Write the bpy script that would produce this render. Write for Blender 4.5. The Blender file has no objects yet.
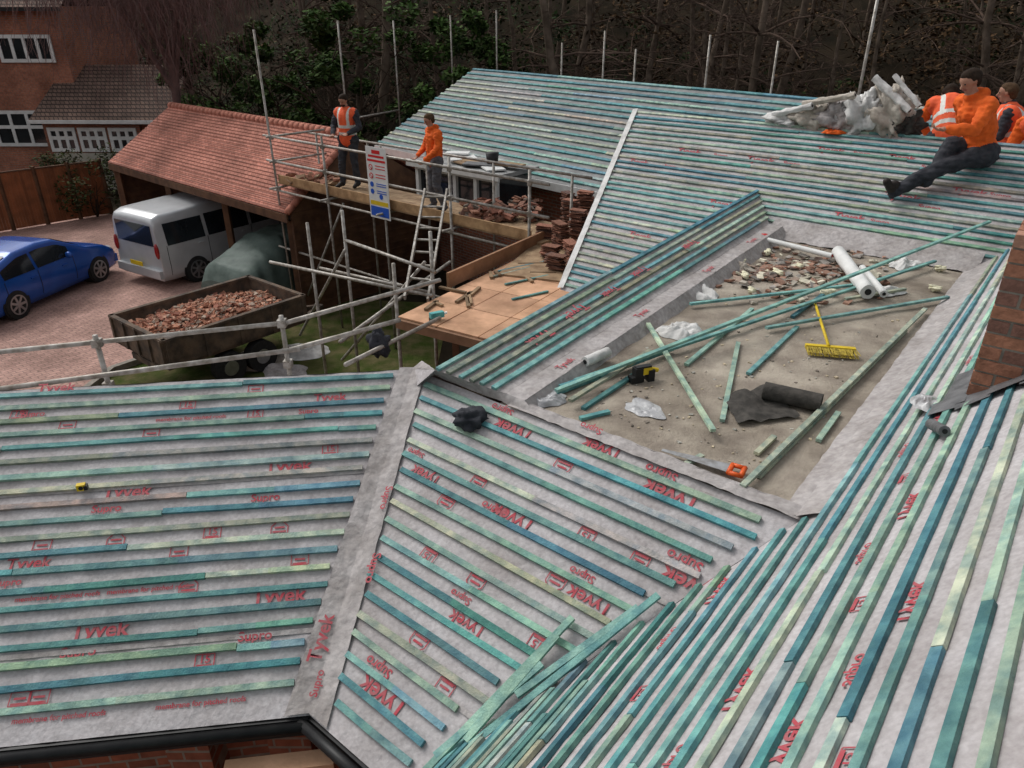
import bpy, math, random
import numpy as np
from mathutils import Vector, Matrix, noise
random.seed(7)
V=Vector
# ---------------------------------------------------------------- survey helpers
TH=math.radians(26.8); FP=740.0; ZC=6.4; S_=math.sin(TH); C_=math.cos(TH); CAM=V((0,0,ZC))
def P(u,v,z):
    a=(v-384)/FP; t=(ZC-z)/(S_+a*C_); return V((t*(u-512)/FP,t*(C_-a*S_),z))
def on(pl,u,v,lift=0.0):
    a=(v-384)/FP; d=V(((u-512)/FP,C_-a*S_,-(S_+a*C_))); p0,n=pl
    return CAM+d*((p0-CAM).dot(n)/d.dot(n))+n*lift
def Pd(u,v,t): a=(v-384)/FP; return V((t*(u-512)/FP,t*(C_-a*S_),ZC-t*(S_+a*C_)))
def plane(a,b,c):
    n=(b-a).cross(c-a).normalized()
    if n.z<0:n=-n
    return (a,n)
def az(deg): r=math.radians(deg); return V((math.sin(r),math.cos(r),0))
def frame(o,azd):
    f=az(azd); l=V((-f.y,f.x,0)); return Matrix(((f.x,l.x,0,o[0]),(f.y,l.y,0,o[1]),(0,0,1,o[2]),(0,0,0,1)))
# ---------------------------------------------------------------- materials
MATS={}
def mat(name,c1,c2=None,rough=.8,scale=6,attr=False,bump=0,bscale=40,metal=0,detail=4,spec=.25,contrast=(.35,.65),macro=0,mdark=(.66,.63,.60)):
    if name in MATS:return MATS[name]
    m=bpy.data.materials.new(name); m.use_nodes=True; nt=m.node_tree; N=nt.nodes; L=nt.links
    b=N['Principled BSDF']; b.inputs['Roughness'].default_value=rough; b.inputs['Metallic'].default_value=metal
    b.inputs['Specular IOR Level'].default_value=spec
    geo=N.new('ShaderNodeNewGeometry')
    nz=N.new('ShaderNodeTexNoise'); nz.inputs['Scale'].default_value=scale; nz.inputs['Detail'].default_value=detail
    L.new(geo.outputs['Position'],nz.inputs['Vector'])
    cr=N.new('ShaderNodeValToRGB'); cr.color_ramp.elements[0].position=contrast[0]; cr.color_ramp.elements[1].position=contrast[1]
    c2=c2 or tuple(x*.75 for x in c1)
    cr.color_ramp.elements[0].color=(*c1,1); cr.color_ramp.elements[1].color=(*c2,1)
    L.new(nz.outputs['Fac'],cr.inputs['Fac']); out=cr.outputs['Color']
    def mul(o1,o2):
        mx=N.new('ShaderNodeMix'); mx.data_type='RGBA'; mx.blend_type='MULTIPLY'; mx.inputs['Factor'].default_value=1
        L.new(o1,mx.inputs['A']); L.new(o2,mx.inputs['B']); return mx.outputs['Result']
    if attr:
        at=N.new('ShaderNodeAttribute'); at.attribute_name='Col'; out=mul(out,at.outputs['Color'])
    if macro:
        n3=N.new('ShaderNodeTexNoise'); n3.inputs['Scale'].default_value=macro; n3.inputs['Detail'].default_value=9; n3.inputs['Roughness'].default_value=.65
        L.new(geo.outputs['Position'],n3.inputs['Vector']); c3=N.new('ShaderNodeValToRGB'); c3.color_ramp.elements[0].position=.34; c3.color_ramp.elements[1].position=.62
        c3.color_ramp.elements[0].color=(*mdark,1); c3.color_ramp.elements[1].color=(1.08,1.08,1.08,1); L.new(n3.outputs['Fac'],c3.inputs['Fac']); out=mul(out,c3.outputs['Color'])
    L.new(out,b.inputs['Base Color'])
    if bump:
        n2=N.new('ShaderNodeTexNoise'); n2.inputs['Scale'].default_value=bscale; n2.inputs['Detail'].default_value=6
        L.new(geo.outputs['Position'],n2.inputs['Vector'])
        bp=N.new('ShaderNodeBump'); bp.inputs['Strength'].default_value=bump; bp.inputs['Distance'].default_value=.02
        L.new(n2.outputs['Fac'],bp.inputs['Height']); L.new(bp.outputs['Normal'],b.inputs['Normal'])
    MATS[name]=m; return m
def brickmat(name,c1,c2,mortar,bw,bh,azd=None,offset=.5,msize=.01,rough=.85,bump=.4):
    if name in MATS:return MATS[name]
    m=bpy.data.materials.new(name); m.use_nodes=True; nt=m.node_tree; N=nt.nodes; L=nt.links
    b=N['Principled BSDF']; b.inputs['Roughness'].default_value=rough; b.inputs['Specular IOR Level'].default_value=.2
    geo=N.new('ShaderNodeNewGeometry'); sep=N.new('ShaderNodeSeparateXYZ'); L.new(geo.outputs['Position'],sep.inputs[0])
    comb=N.new('ShaderNodeCombineXYZ')
    def lin(ax,ay):
        d=N.new('ShaderNodeVectorMath'); d.operation='DOT_PRODUCT'; L.new(geo.outputs['Position'],d.inputs[0]); d.inputs[1].default_value=(ax,ay,0); return d.outputs['Value']
    if azd is None:
        e=az(41); L.new(lin(e.x,e.y),comb.inputs[0]); L.new(lin(-e.y,e.x),comb.inputs[1])
    else:
        e=az(azd)
        ad=N.new('ShaderNodeMath'); ad.operation='ADD'; L.new(lin(e.x,e.y),ad.inputs[0]); L.new(lin(-e.y,e.x),ad.inputs[1])
        L.new(ad.outputs[0],comb.inputs[0]); L.new(sep.outputs['Z'],comb.inputs[1])
    br=N.new('ShaderNodeTexBrick'); L.new(comb.outputs[0],br.inputs['Vector'])
    br.inputs['Color1'].default_value=(*c1,1); br.inputs['Color2'].default_value=(*c2,1); br.inputs['Mortar'].default_value=(*mortar,1)
    br.inputs['Scale'].default_value=1; br.inputs['Brick Width'].default_value=bw; br.inputs['Row Height'].default_value=bh
    br.inputs['Mortar Size'].default_value=msize; br.offset=offset; br.inputs['Mortar Smooth'].default_value=.2
    out=br.outputs['Color']
    for sc_,lo,hi in((.9,(.6,.57,.55,1),(1.15,1.12,1.1,1)),(14,(.75,.75,.75,1),(1.15,1.15,1.15,1))):
        nz=N.new('ShaderNodeTexNoise'); nz.inputs['Scale'].default_value=sc_; nz.inputs['Detail'].default_value=8; L.new(geo.outputs['Position'],nz.inputs['Vector'])
        cr=N.new('ShaderNodeValToRGB'); cr.color_ramp.elements[0].position=.3; cr.color_ramp.elements[1].position=.7
        cr.color_ramp.elements[0].color=lo; cr.color_ramp.elements[1].color=hi; L.new(nz.outputs['Fac'],cr.inputs['Fac'])
        mx=N.new('ShaderNodeMix'); mx.data_type='RGBA'; mx.blend_type='MULTIPLY'; mx.inputs['Factor'].default_value=1
        L.new(out,mx.inputs['A']); L.new(cr.outputs['Color'],mx.inputs['B']); out=mx.outputs['Result']
    L.new(out,b.inputs['Base Color'])
    bp=N.new('ShaderNodeBump'); bp.inputs['Strength'].default_value=bump; bp.inputs['Distance'].default_value=.01; bp.invert=True
    L.new(br.outputs['Fac'],bp.inputs['Height']); L.new(bp.outputs['Normal'],b.inputs['Normal'])
    MATS[name]=m; return m
M_mem=mat('roof_membrane',(.50,.475,.48),(.40,.375,.38),.7,45,bump=.5,bscale=22,detail=8,macro=1.8,mdark=(.74,.71,.69))
M_mem2=mat('roof_membrane_lap',(.44,.41,.40),(.33,.305,.30),.75,24,bump=.8,bscale=17,detail=8,macro=4,mdark=(.75,.73,.71))
M_bat=mat('treated_batten',(1.22,1.14,1.04),(.66,.74,.77),.6,12,attr=True,bump=.35,bscale=90,detail=9,contrast=(.38,.62),macro=5,mdark=(.58,.62,.62))
M_red=mat('red_print',(.44,.055,.075),(.38,.12,.13),.7,30)
M_flat=mat('flat_roof_felt',(.40,.35,.285),(.26,.22,.18),.85,5,bump=.5,bscale=45,detail=9,macro=1.1,mdark=(.58,.55,.52))
M_brick=brickmat('house_brick',(.34,.12,.07),(.22,.085,.055),(.28,.24,.20),.225,.075,129)
M_brick2=brickmat('neighbour_brick',(.46,.17,.10),(.34,.12,.075),(.25,.2,.16),.225,.075,100)
M_paver=brickmat('block_paving',(.54,.34,.29),(.42,.26,.22),(.26,.18,.15),.20,.10,None,msize=.008,bump=.3)
M_steel=mat('galvanised_steel',(.46,.44,.41),(.26,.235,.20),.5,14,metal=.4,macro=3)
M_board=mat('scaffold_board_wood',(.40,.28,.17),(.26,.17,.10),.85,5,attr=True,bump=.2,macro=4)
M_ply=mat('plywood_sheet',(.66,.39,.25),(.52,.31,.19),.75,3,attr=True,bump=.15,detail=7,macro=2)
M_black=mat('black_plastic',(.014,.014,.015),(.022,.022,.022),.45,10)
M_rubber=mat('tyre_rubber',(.018,.018,.018),(.03,.03,.03),.8,20)
M_glass=mat('dark_glass',(.012,.015,.018),(.02,.024,.028),.08,2,spec=.6)
M_white=mat('white_paint',(.74,.74,.72),(.62,.62,.60),.5,5)
M_silver=mat('silver_paint',(.54,.55,.56),(.48,.49,.50),.3,3,metal=.25,spec=.5)
M_blue=mat('blue_paint',(.012,.085,.38),(.01,.065,.31),.2,2,metal=.2,spec=.6)
M_rim=mat('alloy_rim',(.45,.45,.46),(.35,.35,.36),.3,10,metal=.8)
M_lamp=mat('red_lamp',(.35,.01,.01),(.25,.01,.01),.2,10,spec=.6)
M_headl=mat('clear_lamp',(.6,.62,.65),(.4,.42,.45),.1,10,spec=.6)
M_rub=mat('rubble',(1,1,1),(.7,.7,.7),.9,25,attr=True,bump=.4)
M_wood=mat('brown_timber',(.13,.065,.035),(.07,.035,.02),.85,4,bump=.3)
M_grass=mat('grass',(.06,.09,.02),(.12,.105,.05),.95,3,bump=.9,bscale=25,detail=9,spec=.05,macro=1.5)
M_dirt=mat('woodland_soil',(.04,.03,.02),(.016,.014,.01),.95,.8,bump=.8,bscale=6,detail=9,spec=.02)
M_leaf=mat('evergreen_leaf',(1,1,1),(.8,.8,.8),.75,2,attr=True,spec=.06)
M_bark=mat('bark',(.06,.042,.03),(.028,.022,.017),.95,8,bump=.5,spec=.05)
M_bark2=mat('woodland_bark',(.17,.13,.10),(.08,.06,.045),.95,3,bump=.5,spec=.05)
M_twig=mat('twig',(.13,.09,.07),(.07,.05,.04),.95,3,spec=.03)
M_twig2=mat('reddish_twig',(.19,.115,.105),(.12,.08,.075),.95,3,spec=.03)
M_tarp=mat('green_tarpaulin',(.13,.17,.15),(.08,.11,.095),.6,3,bump=.5,bscale=9)
M_skin=mat('skin',(.42,.22,.155),(.35,.18,.12),.55,20)
M_hair=mat('dark_hair',(.02,.014,.01),(.035,.022,.015),.8,60,spec=.1)
M_hair2=mat('brown_hair',(.06,.035,.02),(.09,.055,.03),.8,60,spec=.1)
M_or=mat('orange_fabric',(.82,.14,.02),(.62,.10,.015),.85,14,bump=.7,bscale=14)
M_vest=mat('hi_vis_orange',(.90,.14,.05),(.75,.11,.04),.75,12,bump=.5,bscale=20)
M_refl=mat('reflective_tape',(.66,.67,.62),(.55,.55,.5),.35,20)
M_dark=mat('dark_fabric',(.025,.027,.034),(.045,.047,.055),.85,14,bump=.7,bscale=14)
M_boot=mat('boot_leather',(.03,.022,.018),(.015,.012,.01),.6,20)
M_sack=mat('cream_sheet',(.62,.57,.50),(.36,.32,.27),.8,7,bump=.8,bscale=12,detail=8,macro=5)
M_clear=mat('polythene',(.50,.50,.50),(.33,.33,.34),.22,10,bump=.8,bscale=18,spec=.7)
M_yel=mat('yellow_plastic',(.70,.50,.02),(.6,.42,.02),.5,20)
M_orp=mat('orange_plastic',(.75,.12,.02),(.6,.09,.02),.4,20)
M_blade=mat('saw_steel',(.5,.5,.5),(.3,.28,.26),.3,20,metal=.8)
M_signb=mat('sign_blue',(.02,.10,.50),(.02,.09,.45),.5,20)
M_signr=mat('sign_red',(.60,.02,.02),(.5,.02,.02),.5,20)
M_rollb=mat('black_felt_roll',(.04,.037,.033),(.075,.068,.06),.9,20,bump=.3)
M_lead=mat('lead_flashing',(.20,.20,.205),(.12,.12,.125),.45,9,bump=.5,bscale=20,metal=.3)
M_mort=mat('mortar',(.30,.27,.23),(.22,.2,.17),.95,12)
M_wr=mat('off_white_sheet',(.70,.69,.67),(.50,.49,.47),.6,8,bump=.6,bscale=14)
# ---------------------------------------------------------------- mesh building
COL=bpy.context.scene.collection
WM={}
class MB:
    def __init__(s): s.v=[];s.f=[];s.c=[];s.m=[];s.mi=0
    def add(s,vs,fs,col=(1,1,1)):
        o=len(s.v); s.v+= [V(p) for p in vs]
        for f in fs: s.f.append([i+o for i in f]); s.c.append(col); s.m.append(s.mi)
    def beam(s,p0,p1,w,h,up=V((0,0,1)),col=(1,1,1),base=True):
        p0=V(p0);p1=V(p1); d=(p1-p0).normalized(); sd=d.cross(up).normalized(); n=sd.cross(d)
        lo=0 if base else -h/2; q=[]
        for p in (p0,p1):
            for a,b in ((-w/2,lo),(w/2,lo),(w/2,lo+h),(-w/2,lo+h)): q.append(p+sd*a+n*b)
        s.add(q,[(3,2,1,0),(4,5,6,7),(0,1,5,4),(1,2,6,5),(2,3,7,6),(3,0,4,7)],col)
    def box(s,c,sx,sy,sz,M=None,col=(1,1,1)):
        q=[V((c[0]+a*sx/2,c[1]+b*sy/2,c[2]+d*sz/2)) for d in(-1,1) for b in(-1,1) for a in(-1,1)]
        if M: q=[M@p for p in q]
        s.add(q,[(0,2,3,1),(4,5,7,6),(0,1,5,4),(2,6,7,3),(0,4,6,2),(1,3,7,5)],col)
    def tube(s,p0,p1,r0,r1=None,n=8,col=(1,1,1),cap=True):
        r1=r0 if r1 is None else r1; p0=V(p0);p1=V(p1); d=(p1-p0)
        if d.length<1e-6:return
        d.normalize(); a=d.orthogonal().normalized(); b=d.cross(a); q=[]
        for p,r in((p0,r0),(p1,r1)):
            for i in range(n):
                t=2*math.pi*i/n; q.append(p+(a*math.cos(t)+b*math.sin(t))*r)
        fs=[(i,(i+1)%n,n+(i+1)%n,n+i) for i in range(n)]
        if cap: fs+=[tuple(range(n))[::-1],tuple(range(n,2*n))]
        s.add(q,fs,col)
    def capsule(s,p0,p1,r0,r1,n=12,k=4):
        p0=V(p0);p1=V(p1); d=p1-p0
        if d.length<1e-5:d=V((0,0,1e-4))
        d=d.normalized(); a=d.orthogonal().normalized(); b=d.cross(a); rings=[]
        for i in range(1,k+1):
            t=-math.pi/2+math.pi/2*i/k; rings.append((p0+d*math.sin(t)*r0,math.cos(t)*r0))
        for i in range(0,k):
            t=math.pi/2*i/k; rings.append((p1+d*math.sin(t)*r1,math.cos(t)*r1))
        q=[]
        for c,r in rings:
            for j in range(n):
                t=2*math.pi*j/n; q.append(c+(a*math.cos(t)+b*math.sin(t))*r)
        q+=[p0-d*r0,p1+d*r1]; fs=[]
        for i in range(len(rings)-1):
            for j in range(n): fs.append((i*n+j,i*n+(j+1)%n,(i+1)*n+(j+1)%n,(i+1)*n+j))
        L=len(rings)*n
        for j in range(n):
            fs.append((L,(j+1)%n,j)); fs.append((L+1,(len(rings)-1)*n+j,(len(rings)-1)*n+(j+1)%n))
        s.add(q,fs)
    def blob(s,c,rx,ry,rz,M=None,col=(1,1,1),n=14,k=9,nz=0,ns=3,nz2=0):
        q=[];c=V(c)
        for i in range(k+1):
            t=math.pi*i/k
            for j in range(n):
                p=2*math.pi*j/n; u=V((math.sin(t)*math.cos(p),math.sin(t)*math.sin(p),math.cos(t)))
                f=1+nz*noise.noise(u*ns+c*3.1)
                if nz2: f-=nz2*abs(noise.noise(u*ns*2.6+c*5))
                w=V((u.x*rx*f,u.y*ry*f,u.z*rz*f))
                q.append((M@(c+w)) if M else c+w)
        s.add(q,[(i*n+j,(i+1)*n+j,(i+1)*n+(j+1)%n,i*n+(j+1)%n) for i in range(k) for j in range(n)],col)
    def sheet(s,a,b,c,d,nx=20,ny=20,amp=0,fr=3,col=(1,1,1),side=-1):
        a,b,c,d=V(a),V(b),V(c),V(d); n=(b-a).cross(d-a).normalized()
        if n.z<0:n=-n
        q=[]
        for j in range(ny+1):
            for i in range(nx+1):
                u=i/nx;v=j/ny; p=a.lerp(b,u).lerp(d.lerp(c,u),v)
                if amp: p=p+n*side*amp*min(1,abs(noise.noise(p*fr))*2)
                q.append(p)
        w=nx+1
        s.add(q,[(j*w+i,j*w+i+1,(j+1)*w+i+1,(j+1)*w+i) for j in range(ny) for i in range(nx)],col)
    def obj(s,name,mats,parent=None,smooth=False,XF=None,label=None,cat=None,group=None,kind=None):
        if not isinstance(mats,(list,tuple)): mats=[mats]
        vs=[XF@p for p in s.v] if XF else s.v
        loc=V((0,0,0))
        if parent is None and not kind and vs:
            xs=[p.x for p in vs];ys=[p.y for p in vs];zs=[p.z for p in vs]
            loc=V(((min(xs)+max(xs))/2,(min(ys)+max(ys))/2,min(zs)))
        me=bpy.data.meshes.new(name); me.from_pydata([(p-loc)[:] for p in vs],[],s.f)
        for m in mats: me.materials.append(m)
        me.polygons.foreach_set('material_index',s.m)
        ca=me.color_attributes.new('Col','FLOAT_COLOR','CORNER')
        arr=np.ones((len(me.loops),4),dtype=np.float32)
        lt=np.empty(len(me.polygons),dtype=np.int32); me.polygons.foreach_get('loop_total',lt)
        arr[:,:3]=np.repeat(np.array(s.c,dtype=np.float32).reshape(-1,3),lt,axis=0)
        ca.data.foreach_set('color',arr.ravel())
        if smooth: me.polygons.foreach_set('use_smooth',[True]*len(me.polygons))
        me.update()
        return reg(bpy.data.objects.new(name,me),loc,parent,label,cat,group,kind)
def reg(o,loc=V((0,0,0)),parent=None,label=None,cat=None,group=None,kind=None):
    COL.objects.link(o); o.location=loc; WM[o.name]=Matrix.Translation(loc)
    if parent:
        o.parent=parent; o.matrix_parent_inverse=WM[parent.name].inverted()
    if label:o['label']=label
    if cat:o['category']=cat
    if group:o['group']=group
    if kind:o['kind']=kind
    return o
def thing(name,loc,label,cat,group=None):
    return reg(bpy.data.objects.new(name,None),V(loc),None,label,cat,group)
def sub(e,name,parent):
    return reg(bpy.data.objects.new(name,None),V(e),parent)
# ---------------------------------------------------------------- batten colours
BC=[(.13,.33,.33),(.10,.27,.30),(.18,.38,.37),(.28,.44,.38),(.20,.39,.37),(.08,.22,.27),(.35,.48,.40),(.15,.32,.33),(.45,.51,.42),(.12,.30,.33),(.09,.25,.30),(.40,.42,.33),(.22,.40,.39),(.31,.34,.28)]
def bcol():
    c=random.choice(BC); k=random.uniform(.8,1.2); return tuple(x*k for x in c)
def battens(name,lines,n,parent,w=.035,h=.020,seg=(1.6,4.2),jit=.007):
    mb=MB()
    for p,q in lines:
        L=(q-p).length; s=0
        if L<.05: continue
        d=(q-p).normalized(); sd=d.cross(n)
        while s<L-.02:
            e=min(L,s+random.uniform(*seg))
            if L-e<.25:e=L
            o1=sd*random.uniform(-jit,jit); o2=sd*random.uniform(-jit,jit); mid=sd*random.uniform(-.004,.004)
            c=bcol(); c2=tuple(x*random.uniform(.85,1.15) for x in c); ww=w*random.uniform(.88,1.1); hh=h*random.uniform(.9,1.1)
            a=p+d*(s+.002)+o1; b=p+d*(e-.002)+o2; m=(a+b)/2+mid
            mb.beam(a,m,ww,hh,n,c); mb.beam(m,b,ww,hh,n,c2); s=e
    return mb.obj(name,M_bat,parent)
# ---------------------------------------------------------------- main house geometry
zf=4.06; ze=3.10
NR=V((1.48,3.08,zf)); NL=V((-.047,4.39,zf)); VT=V((-.72,4.875,zf)); VB=V((-1.06,2.68,ze))
b2=V((.617,.787,0)); m2=V((.787,-.617,0)); PR=.869
def Rp(s,w): return NR+b2*s+m2*w+V((0,0,PR*w))
BR=Rp(-1.9,-1.105); BR.z=ze
FR=V((4.73,7.22,zf)); FL=V((3.02,8.60,zf))
LRf=V((-6,4.22,zf)); LEf=VB+(LRf-VT)
T0=P(435,370,4.2); T1=V((3.07,9.37,4.39)); B0=NL+V((0,0,.05)); B1=FL+V((0,0,.10))
zr=5.04; R0=V((1.87,11.9,zr)); R1=V((6.73,7.93,zr)); FV=V((.6,8.77,ZC-3.11))
plL=plane(LRf,VT,VB); plN=plane(VT,NR,VB); plR=(NR,plane(Rp(0,0),Rp(1,0),Rp(0,1))[1]); plF=plane(R0,R1,FL); plS=plane(T0,T1,B0); plFlat=(V((0,0,zf-.03)),V((0,0,1)))
house=thing('house',(1.5,6,0),'brick bungalow with stripped roofs of grey membrane and teal battens','house')
def slope(loc,label):
    o=sub(loc,'roof_slope',house); o['label']=label; return o
sL=slope(VT,'membrane slope beside the courtyard')
sN=slope(NR,'membrane slope meeting two valleys')
sR=slope(Rp(1,0),'steep battened slope around the chimney')
sF=slope(R0,'battened slope rising to the ridge')
sS=slope(T0,'low inward battened slope beside flat roof')
def lp(a,b,t): return a.lerp(b,t)
mb=MB(); mb.sheet(LRf,VT,VB,LEf,90,50,.007,fr=4); mb.obj('membrane',M_mem,sL,True)
LT0,LDT=.025,.0475; NT0,NDT=.04,.05; W0_,WDT=-1.07,.079; F0_,FDT=.02,.0545
lines=[]
for i in range(20):
    t=LT0+i*LDT
    a=lp(LRf,LEf,t); b=lp(VT,VB,t); d=(b-a).normalized(); lines.append((a,b-d*(.12+random.uniform(0,.03))))
battens('roof_battens',lines,plL[1],sL)
mb=MB(); mb.sheet(VT,NR,BR,VB,70,50,.007,fr=4); mb.obj('membrane',M_mem,sN,True)
lines=[]
for i in range(19):
    t=NT0+i*NDT
    a=lp(VT,VB,t); b=lp(NR,BR,t); d=(b-a).normalized(); lines.append((a+d*(.13+random.uniform(0,.03)),b-d*(.04+random.uniform(0,.14))))
battens('roof_battens',lines,plN[1],sN)
mb=MB(); e1=(LRf-VT).normalized(); e2=(NR-VT).normalized(); up=V((0,0,.012))
mb.sheet(VT+e1*.10+up,VT+up,VB+up,VB+e1*.13+up,6,60,.012,side=1,fr=8); mb.sheet(VT+up,VT+e2*.12+up,VB+e2*.14+up,VB+up,6,60,.012,side=1,fr=8)
mb.obj('valley_lining',M_mem2,house,True)
def laps(quad,ts,par,dz=.004):
    mb=MB()
    for t in ts:
        a=lp(quad[0],quad[3],t);b=lp(quad[1],quad[2],t);c=lp(quad[1],quad[2],t+.012);d=lp(quad[0],quad[3],t+.012); u_=V((0,0,dz))
        mb.sheet(a+u_,b+u_,c+u_*.5,d+u_*.5,60,1,.003,fr=9,side=1)
    mb.obj('membrane_lap',M_mem2,par,True)
laps((LRf,VT,VB,LEf),(.36,.80),sL); laps((VT,NR,BR,VB),(.33,.78),sN)
# R
mb=MB(); mb.sheet(Rp(-5,0),Rp(5.26,0),Rp(5.26+1.6*1.6,1.6),Rp(-5,1.6),110,30,.006,fr=4); mb.sheet(Rp(-5,-1.105),Rp(-1.9,-1.105),Rp(0,0),Rp(-5,0),60,30,.006,fr=4); mb.obj('membrane',M_mem,sR,True)
lines=[]; w=W0_
while w<1.58:
    s1=1.72*w-.02 if w<0 else 5.26+1.6*w-.05
    if -.0<w<.10: s1=-.02
    lines.append((Rp(-5,w),Rp(s1,w))); w+=WDT
battens('roof_battens',lines,plR[1],sR,seg=(2.0,4.5))
mb=MB()
for k in range(8):
    w=W0_+WDT*(k*1.0+.45)+random.uniform(-.01,.01); e=1.72*min(0,w)-.05-random.uniform(0,.5); mb.beam(Rp(e-random.uniform(1.6,2.6),w),Rp(e,w+random.uniform(-.015,.015)),.034,.020,plR[1],bcol())
mb.obj('spare_battens',M_bat,sR)
# F
mb=MB(); mb.sheet(R0,R1,FR,lp(R0,FV,.56),70,24,.006)
Fd=FL-V((.636,.772,0))*1.38; Fd.z=FV.z
mb.sheet(lp(R0,FV,.56),FL+V((0,0,0)),Fd,FV,20,14,.006); mb.obj('membrane',M_mem,sF,True)
lines=[]; dz=R0.z-FV.z
for i in range(32):
    z=F0_+i*FDT
    if z>dz-.02:break
    a=lp(R0,FV,z/dz); b=lp(R1,FR,z/.98) if z<.98 else lp(FL,Fd,(z-.98)/(dz-.98))
    if z>.90 and z<.98: b=lp(a,b,.36)
    lines.append((a,b))
battens('roof_battens',lines,plF[1],sF,w=.038)
mb=MB(); vx=(FV-R0).normalized().cross(plF[1]).normalized(); vo=plF[1]*.026
mb.sheet(R0+vo-vx*.05,R0+vo+vx*.03,FV+vo+vx*.03,FV+vo-vx*.05,2,40,.01,side=1,fr=8); mb.obj('verge_strip',M_wr,sF,True)
# S
nS=plS[1]; ia=V((.787,-.617,0)); J0=NL+ia*.06; J1=FL+ia*.10; J0.z=J1.z=zf-.04
mb=MB(); mb.sheet(T0,T1,B1,B0,60,8,.006)
mb.sheet(B0+ia*.16,B1+ia*.16,J1+ia*.17,J0+ia*.17,60,3,.012,fr=6); mb.sheet(B0,B1,B1+ia*.16,B0+ia*.16,60,3,.008)
eN_=(NR-VT).normalized()
ca_,cb_=VT+eN_*.10,VT+eN_*1.15
for a,b,c,d in((ca_+V((0,0,.01)),cb_+V((0,0,.01)),B0+ia*.16,T0),(VT+V((0,0,.01)),ca_+V((0,0,.01)),T0,VT+V((.05,.1,.02)))): mb.sheet(a,b,c,d,20,6,.008,side=1,fr=8)
mb.obj('membrane',M_mem2,sS,True)
lines=[(lp(T0,B0,t),lp(T1,B1,t)) for t in (.03,.19,.35,.51,.67,.83)]
battens('roof_battens',lines,nS,sS,w=.035)
mb=MB(); ol=V((-.787,.617,0)); o0=T0+ol*1.3;o1=T1+ol*1.3; o0.z=o1.z=2.95
mb.sheet(o0,o1,T1,T0,10,6); mb.add([T0,VT,o0],[(0,1,2)])
bb=V((-.09,1,0)); mb.sheet(LRf+bb*2.2-V((0,0,1.1)),VT+bb*2.2-V((0,0,1.1)),VT,LRf,10,6)
mb.sheet(R0,R1,R1+b2*2-V((0,0,1.0)),R0+b2*2-V((0,0,1.0)),10,6)
a=Rp(-5,1.6);b=Rp(7.82,1.6); mb.sheet(a,b,b+m2*2-V((0,0,1.7)),a+m2*2-V((0,0,1.7)),10,6)
mb.obj('rear_roof_slope',M_mem,house)
# flat roof
mb=MB(); q=[NL-ia*.05-V((.05,.1,0)),NR-V((.02,.03,0)),FR,FL-ia*.05]; q=[V((p.x,p.y,zf-.03)) for p in q]
mb.sheet(q[0],q[1],q[2],q[3],40,80,.008,side=1,fr=2); mb.obj('flat_roof',M_flat,house,True)
mb=MB(); inn=V((.63,.777,0)); pb=V((.636,.772,0)); h_=lambda p,z:V((p.x,p.y,z))
a,b=VT+eN_*.9,NR+eN_*.03
mb.sheet(a+V((0,0,.014))-inn*.02,b+V((0,0,.014))-inn*.02,b+inn*.10+V((0,0,.012)),a+inn*.10+V((0,0,.012)),80,3,.010,side=1,fr=8)
mb.sheet(a+inn*.09+V((0,0,.016)),b+inn*.09+V((0,0,.016)),h_(b+inn*.13,zf-.05),h_(a+inn*.13,zf-.05),80,2,.006,side=1,fr=8)
mb.sheet(Rp(-.02,.10)+V((0,0,.014)),Rp(5.42,.10)+V((0,0,.014)),Rp(5.26,-.02)+V((0,0,.045)),Rp(-.02,-.02)+V((0,0,.045)),80,3,.006,side=1,fr=6)
mb.sheet(Rp(0,0)+V((0,0,.024)),Rp(5.3,0)+V((0,0,.024)),h_(Rp(5.3,-.11),zf-.022),h_(Rp(0,-.11),zf-.022),80,4,.012,side=1,fr=6)
mb.sheet(FL+pb*.2+V((0,0,.125)),FR+pb*.2+V((0,0,.125)),h_(FR-pb*.14,zf-.025),h_(FL-pb*.14,zf-.025),40,4,.02,side=1,fr=7)
mb.obj('edge_upstand',M_mem2,house,True)
def dn(p,z): return V((p.x,p.y,p.z-z))
mb=MB(); mb.beam(dn(LEf,.13),dn(VB,.13),.03,.12); mb.beam(dn(VB,.13),dn(BR,.13),.03,.12); mb.beam(dn(BR,.13),dn(Rp(-5,-1.105),.13),.03,.12)
mb.obj('fascia',M_black,house)
mb=MB(); ofs=V((0.02,-.045,-.035))
mb.tube(LEf+ofs,VB+ofs+V((-.05,0,0)),.03); mb.tube(VB+V((-.05,-.02,-.035)),BR+V((-.05,-.02,-.035)),.03); mb.obj('gutter',M_black,house,True)
def wall(pts,z0,z1,name='wall',m=None,t=.22,par=house):
    mb=MB()
    for a,b in zip(pts[:-1],pts[1:]):
        a=V((a[0],a[1],z0));b=V((b[0],b[1],z0)); mb.beam(a,b,t,z1-z0)
    return mb.obj(name,m or M_brick,par)
wall([LEf+V((0,.35,0)),VB+V((.12,.42,0)),BR+V((.5,.35,0)),Rp(-5,-1.105)+V((.4,-.3,0))],0,2.95)
wall([LRf+V((0,1.8,0)),VT+V((-.3,1.9,0)),o0+V((.3,0,0)),o1+V((0,-.5,0))],0,2.85)
for u,v in ((205,765),(300,752)):
    mb=MB(); p=P(u,v,2.5); mb.box((p.x,p.y,1.45),.24,.24,2.9); mb.obj('brick_pier',M_brick,house)
mb=MB(); mb.beam(P(225,775,2.85),P(335,762,2.85),.10,.05,col=(1.2,1.2,1.2)); mb.obj('wall_plate',M_ply,house)
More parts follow.
